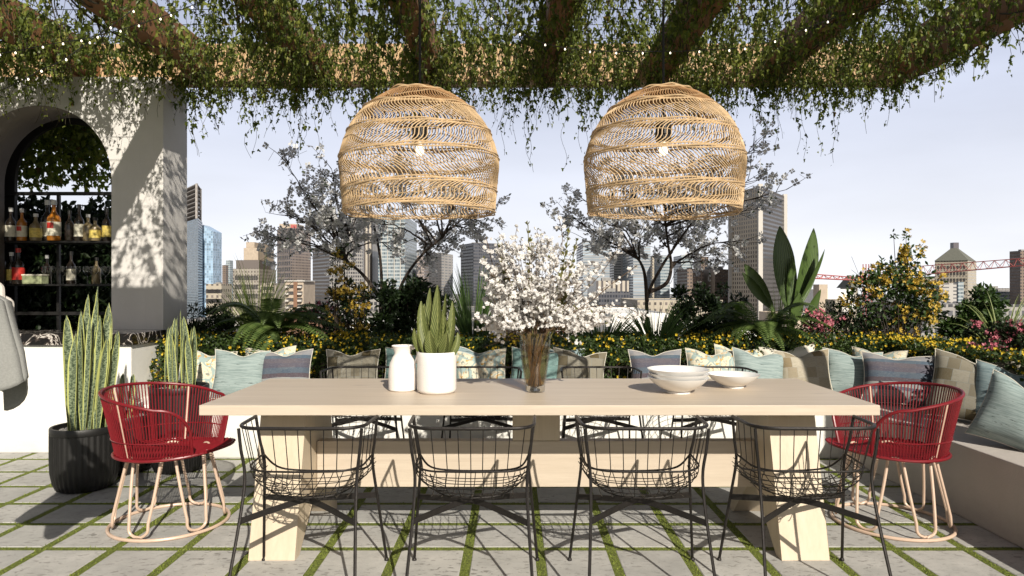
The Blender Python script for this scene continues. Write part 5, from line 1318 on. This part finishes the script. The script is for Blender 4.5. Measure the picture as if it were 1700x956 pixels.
t, Q, H = bld(rect(375, 387, 460, 20), 432, 'glass_grey', 'slim bluish tower behind the slim brown one', 460)
t, Q, H = bld(rect(342, 385, 150, 14), 471, 'cream', 'low cream apartment block under the slanted glass tower', 150, name='apartment_block'); windows(t, Q, H, 8, 6, .9, .8, H-13, H-.6)
# -- stepped stone building
t, Q, H = bld(rect(387, 458, 300, 40), 446, 'stone', 'stepped stone building with set-back upper tiers, left of the concrete tower', 300, name='stone_building', plant=False)
windows(t, Q, H, 10, 4, .9, 2.0, H-18, H-2)
xs = [p[0] for p in Q]; x0, x1 = min(xs), max(xs); w = x1-x0
for a0, a1, z0, z1 in ((.10,.98,0,3.8),(.38,.93,3.8,9.2),(.46,.78,9.2,11.8)):
    b = CM(); yA, yB = min(p[1] for p in Q), max(p[1] for p in Q); b.box(x0+w*a0, x0+w*a1, yA+.2+z0*.08, yB-.2, H+z0+.02, H+z1); b.build('upper_tier', M['cream'] if a0<.2 else M['beige'], t, smooth=False, bevel=.3)
t, Q, H = bld(rect(356, 452, 220, 20), 508, 'cream', 'pale low block in front of the stepped stone building', 220)
# -- concrete tower with stepped top
t, Q, H = bld([(460,270),(484,262),(516,275),(512,320),(462,320)], 378, 'tower_f', 'tall pinkish concrete tower with rows of small windows', 262, plant=False)
b = CM(); b.box(-4.2, 3.0, -5, 5, H-.3, H+3.6); b.build('crown_block', M['beige'], t, smooth=False); b = CM(); b.box(.6, 3.0, -5.3, -5.02, H+1.4, H+3.2); b.build('red_sign', M['crane_red'], t, smooth=False)
windows(t, Q, H, 6, 22, .9, 1.3, H-54, H-3)
# -- banded slab
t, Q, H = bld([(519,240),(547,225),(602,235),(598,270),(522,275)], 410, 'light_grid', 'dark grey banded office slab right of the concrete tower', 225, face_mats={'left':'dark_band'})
# -- low apartments with balconies
t, Q, H = bld(rect(474, 523, 120, 12), 467, 'beige', 'low cream apartment block with balconies and a brown brick strip', 120, name='apartment_block')
windows(t, Q, H, 8, 7, .38, .55, H-8.4, H-.3); xs = [p[0] for p in Q]; x0, x1 = min(xs), max(xs); y0 = min(p[1] for p in Q); w = x1-x0
b = CM(); b.box(x0+w*.46, x0+w*.67, y0-.18, y0-.02, H-8.4, H-.05); b.build('brick_strip', M['brick'], t, smooth=False)
for q in range(7):
    for a0, a1 in ((.04,.22),(.72,.94)):
        b = CM(); z = H-1.15-q*1.2; b.box(x0+w*a0, x0+w*a1, y0-.7, y0-.05, z, z+.32); b.build('balcony', M['white_pil'], t, smooth=False)
b = CM(); b.box(x0-.1, x1+.3, y0-.3, y0+6, H-.02, H+.18); b.build('roof_edge', M['white_pil'], t, smooth=False)
t, Q, H = bld(rect(432, 474, 128, 12), 470, 'cream', 'low cream apartment block behind the feather grass', 128, name='apartment_block'); windows(t, Q, H, 6, 7, .5, .6, H-9, H-.3)
# -- behind the left tree
bld(rect(568, 606, 340, 30), 360, 'white_band', 'pale high tower with dark strip windows behind the left tree', 340)
bld(rect(604, 628, 260, 24), 356, 'pier', 'cream tower with vertical ribs behind the left tree trunk', 260)
t, Q, H = bld(rect(628, 692, 240, 30), 358, 'glass_grey', 'wide blue grey glass tower behind the left tree', 240)
xs = [p[0] for p in Q]; y0 = min(p[1] for p in Q)
for a0 in (.12,.36,.60,.84): b = CM(); x = min(xs)+(max(xs)-min(xs))*a0; b.box(x-.12, x+.12, y0-.35, y0-.01, 0, H+.5); b.build('mullion', M['white_pil'], t, smooth=False)
bld(rect(692, 712, 250, 20), 424, 'tower_f', 'sandstone coloured tower right of the wide glass tower', 250)
bld([(712,300),(733,285),(752,300),(740,330),(714,330)], 420, 'white_band', 'white curved looking tower of glass and balconies left of the dark block', 285)
bld([(765,262),(786,250),(838,255),(832,290),(768,290)], 403, 'dark_grey', 'dark grey flat-topped office tower left of the bouquet', 250)
# -- right of the bouquet
bld(rect(957, 1012, 300, 30), 400, 'pale_band', 'pale banded office tower right of the bouquet', 300)
bld(rect(1010, 1034, 320, 30), 418, 'white_band', 'white office tower with strip windows between two pale blue towers', 320)
bld(rect(1034, 1080, 290, 30), 408, 'pale_band', 'pale blue banded tower left of the right-hand tree trunk', 290)
bld(rect(1086, 1112, 280, 30), 424, 'glass_grey', 'mirror glass tower behind the right-hand tree', 280)
bld(rect(1078, 1090, 310, 20), 424, 'cream', 'narrow cream tower beside the mirror glass tower', 310)
bld(rect(975, 1044, 200, 24), 466, 'pier', 'low ribbed cream building right of the bouquet', 200)
bld(rect(985, 1046, 180, 12), 484, 'dark_grey', 'low dark block in front of the ribbed cream building', 180)
bld(rect(1118, 1150, 330, 30), 424, 'glass_grey', 'blue grey tower right of the right-hand tree trunk', 330)
bld(rect(1124, 1168, 230, 24), 446, 'brown', 'dark brown block behind the round bush', 230)
t, Q, H = bld(rect(1153, 1176, 300, 30), 426, 'brown', 'brown tower head rising above the beige block', 300)
t, Q, H = bld([(1165,240),(1187,228),(1212,238),(1206,262),(1168,262)], 446, 'brown', 'beige block with a round white emblem near its top corner', 228, face_mats={'left':'beige'})
# emblem: a ring with a short bar on the beige side
E = [(p, Q[(i+1)%len(Q)]) for i, p in enumerate(Q)]; E = [e for e in E if min(e[0][1], e[1][1]) == min(q[1] for q in Q) and (e[0][0]+e[1][0])/2 < 0][:1]
if E:
    p, q = map(np.array, E[0]); 
    if p[0] > q[0]: p, q = q, p
    d = (q-p)/np.linalg.norm(q-p); nn = np.array((d[1], -d[0])); c = p+d*np.linalg.norm(q-p)*.66+nn*.25
    a = np.linspace(.6, 5.7, 24); rr_ = 1.0; ring = np.stack([c[0]+d[0]*rr_*np.cos(a), c[1]+d[1]*rr_*np.cos(a), H-3.2+rr_*np.sin(a)],1)
    b = CM(); b.tube(ring, .22, 6); b.build('emblem', M['white_roof'], t)
    for q_ in range(4): b = CM(); z = H-5.6-q_*.95; V = c; b.tube([(c[0]-d[0]*.35,c[1]-d[1]*.35,z),(c[0]+d[0]*.35,c[1]+d[1]*.35,z)], .22, 6); b.build('sign_letter', M['white_roof'], t)
# -- the tall tower
t, Q, H = bld([(1213,215),(1262,200),(1303,222),(1258,245)], 309, 'tall_lit', 'tallest tower, ribbed left face coloured sunlit and right face coloured shaded, beside the pleated leaves', 200, face_mats={'right':'tall_shaded'}, plant=False)
Qs = sorted(Q, key=lambda p: p[1])[0]
left = min(Q, key=lambda p: p[0]); right = max(Q, key=lambda p: p[0])
for p in (Qs, left, right): b = CM(); b.box(p[0]-.75, p[0]+.55, p[1]-.7, p[1]+.2, 0, H+.6); b.build('corner_pier', M['white_pil'], t, smooth=False, bevel=.1)
# -- right side
t, Q, H = bld(rect(1395, 1424, 420, 20), 478, 'cream', 'small castle-like stone tower with a steep roof behind the crane', 420, name='stone_tower', plant=False)
xs = [p[0] for p in Q]; b = CM(); V = [(min(xs),-10,H),(max(xs),-10,H),(max(xs),10,H),(min(xs),10,H),(-1,0,H+8),(1.5,0,H+8)]; b.add(V, [(0,1,5,4),(2,3,4,5)]); b.add(V, [(1,2,5),(3,0,4)]); b.build('steep_roof', M['slate'], t, smooth=False)
t, Q, H = bld([(1552,300),(1607,292),(1621,312),(1560,330)], 432, 'cream', 'square sandstone building with a green hipped roof and cupola', 292, name='hipped_roof_building', plant=False)
b = CM(); A = np.array(Q); top = A*.0+np.array((.0,.0)); V = [(x*1.03,y*1.03,H) for x,y in Q]+[(x*.18,y*.18,H+6.0) for x,y in Q]; b.add(V, [(i,(i+1)%4,4+(i+1)%4,4+i) for i in range(4)]+[(4,5,6,7)]); b.build('hipped_roof', M['slate'], t, smooth=False)
b = CM(); b.box(-1.2,1.2,-1.2,1.2,H+5.6,H+8.6); b.build('cupola', M['tower_f'], t, smooth=False); windows(t, Q, H, 9, 6, .7, 1.3, H-18, H-1.5)
t, Q, H = bld([(1516,340),(1607,332),(1618,352),(1560,372)], 462, 'cream', 'lower sandstone wing in front of the hipped roof building', 332); windows(t, Q, H, 14, 4, .8, 1.3, H-14, H-2)
bld(rect(1540, 1588, 230, 20), 470, 'white_band', 'low white office block below the hipped roof building', 230)
bld(rect(1505, 1545, 210, 16), 478, 'glass_grey', 'low blue grey block behind the tall yellow shrub', 210)
bld(rect(1584, 1600, 240, 16), 468, 'glass_grey', 'low glass block right of the low white office', 240)
bld(rect(1612, 1632, 400, 20), 474, 'brown', 'brown low block right of the hipped roof building', 400); bld(rect(1624, 1678, 420, 20), 478, 'light_grid', 'long pale grey low block near the right edge', 420); bld(rect(1618, 1682, 260, 20), 484, 'glass_grey', 'low glass roofed block before the long pale one', 260)
bld(rect(1676, 1720, 250, 30), 416, 'brown', 'brown tower with vertical ribs at the right edge', 250)
# white roofed hall behind the pleated leaves
t, Q, H = bld(rect(1322, 1420, 130, 40), 480, 'white_roof', 'wide plain white hall behind the pink shrub', 130, name='white_hall', roofmat='white_roof', plant=False)
bld(rect(1350, 1374, 118, 6), 472, 'beige', 'small beige box building before the white hall', 118, plant=False)
bld(rect(1370, 1398, 100, 8), 497, 'cream', 'low beige roof structure above the pink flowers', 100, plant=False)
# low neighbouring roofs seen between the plants
for (a, c_, Y, yt, m_, lb) in ((560,720,60,541,'white_roof','low neighbouring white roof behind the left dark bush'),(980,1110,70,520,'white_roof','low neighbouring white roof behind the spiky grasses'),(1110,1260,62,545,'white_roof','low neighbouring white roof behind the right round bush'),
    (300,460,80,530,'roof','low neighbouring grey roof behind the left shrubs'),(470,560,75,528,'brick','low brick-coloured roof behind the pink flowers'),(720,860,90,516,'roof','low neighbouring grey roof behind the tall grass'),(860,980,110,506,'white_roof','low pale roof behind the bouquet'),(1260,1420,72,522,'beige','low beige roof behind the pleated leaves'),
    (1440,1700,95,505,'roof','long low grey roof behind the green bush'),(1030,1200,140,498,'cream','low cream block behind the spiky grasses'),(600,770,150,496,'light_grid','low pale gridded block behind the dark bush')):
    t, Q, H = bld(rect(a, c_, Y, 22), yt, m_ if m_ != 'roof' else 'light_grid', lb, Y, name='low_building', roofmat='white_roof' if m_=='white_roof' else 'roof', plant=False)
# -- red crane
t = thing('tower_crane', (PX(1380,0,170)[0]*K, 170*K, GZ), 'red lattice tower crane whose long jib crosses the right of the skyline', 'crane')
ox, oy, oz = PX(1380,0,170)[0], 170, GD
def jib(p0, p1, h0, h1, n, r, name):
    a_ = np.array(p0)-np.array((ox,oy,oz)); c_ = np.array(p1)-np.array((ox,oy,oz)); b = CM()
    hs = np.linspace(h0,h1,n+1); top = []
    for q in range(n+1):
        u = q/n; p = a_*(1-u)+c_*u; top.append(p+np.array((0,0,hs[q])))
    for y in (-.7,.7): b.tube([a_+np.array((0,y,0)), c_+np.array((0,y,0))], r, 4)
    b.tube(np.array(top), r*.9, 4)
    for q in range(n):
        u0, u1 = q/n, (q+.5)/n; e0 = a_*(1-u0)+c_*u0; em = a_*(1-u1)+c_*u1
        for y in (-.7,.7): b.tube([e0+np.array((0,y,0)), top[q]*.5+top[q+1]*.5], r*.6, 4); b.tube([top[q]*.5+top[q+1]*.5, a_*(1-(q+1)/n)+c_*((q+1)/n)+np.array((0,y,0))], r*.6, 4)
    b.build(name, M['crane_red'], t)
jib(PX(1440,466,190), PX(1330,461,165), .7, 1.1, 8, .15, 'counter_jib'); jib(PX(1440,464,190), PX(1740,437,150), 2.6, 1.5, 18, .12, 'jib')
m0 = PX(1440,462,190); b = CM()
for dx in (-.8,.8):
    for dy in (-.8,.8): b.tube([(m0[0]-ox+dx, m0[1]-oy+dy, 0),(m0[0]-ox+dx, m0[1]-oy+dy, m0[2]-GD+4)], .16, 4)
for q in range(24):
    z = (m0[2]-GD)*q/24; z2 = (m0[2]-GD)*(q+1)/24
    b.tube([(m0[0]-ox-.8,m0[1]-oy-.8,z),(m0[0]-ox+.8,m0[1]-oy-.8,z2)], .09, 4)
b.build('mast', M['crane_red'], t)
b = CM(); b.box(m0[0]-ox-2.2, m0[0]-ox-1.0, m0[1]-oy-1, m0[1]-oy+1, m0[2]-GD-1.5, m0[2]-GD+.8); b.build('cab', M['crane_red'], t, smooth=False)


# ---------------------------------------------------------------- pieces that belong to a part sit under that part
SUB = {'piping':'cover', 'soil':'pot', 'pebbles':'pot', 'bulb':'socket', 'cap':'glass_body', 'label':'glass_body', 'seal':'label',
       'thick_base':'glass_wall', 'roof_plant_room':'roof', 'cupola':'hipped_roof', 'lid':'carton', 'handle':'body', 'crown_cap':'crown_weave'}
SUB['seal'] = 'glass_body'
base_ = lambda o: o.name.split('.')[0]
for o in [o for o in bpy.data.objects if o.type == 'EMPTY' and o.get('category')]:
    kids = list(o.children)
    for c in kids:
        want = SUB.get(base_(c))
        if want:
            host = [q for q in kids if base_(q) == want and q is not c]
            if host: c.parent = host[0]
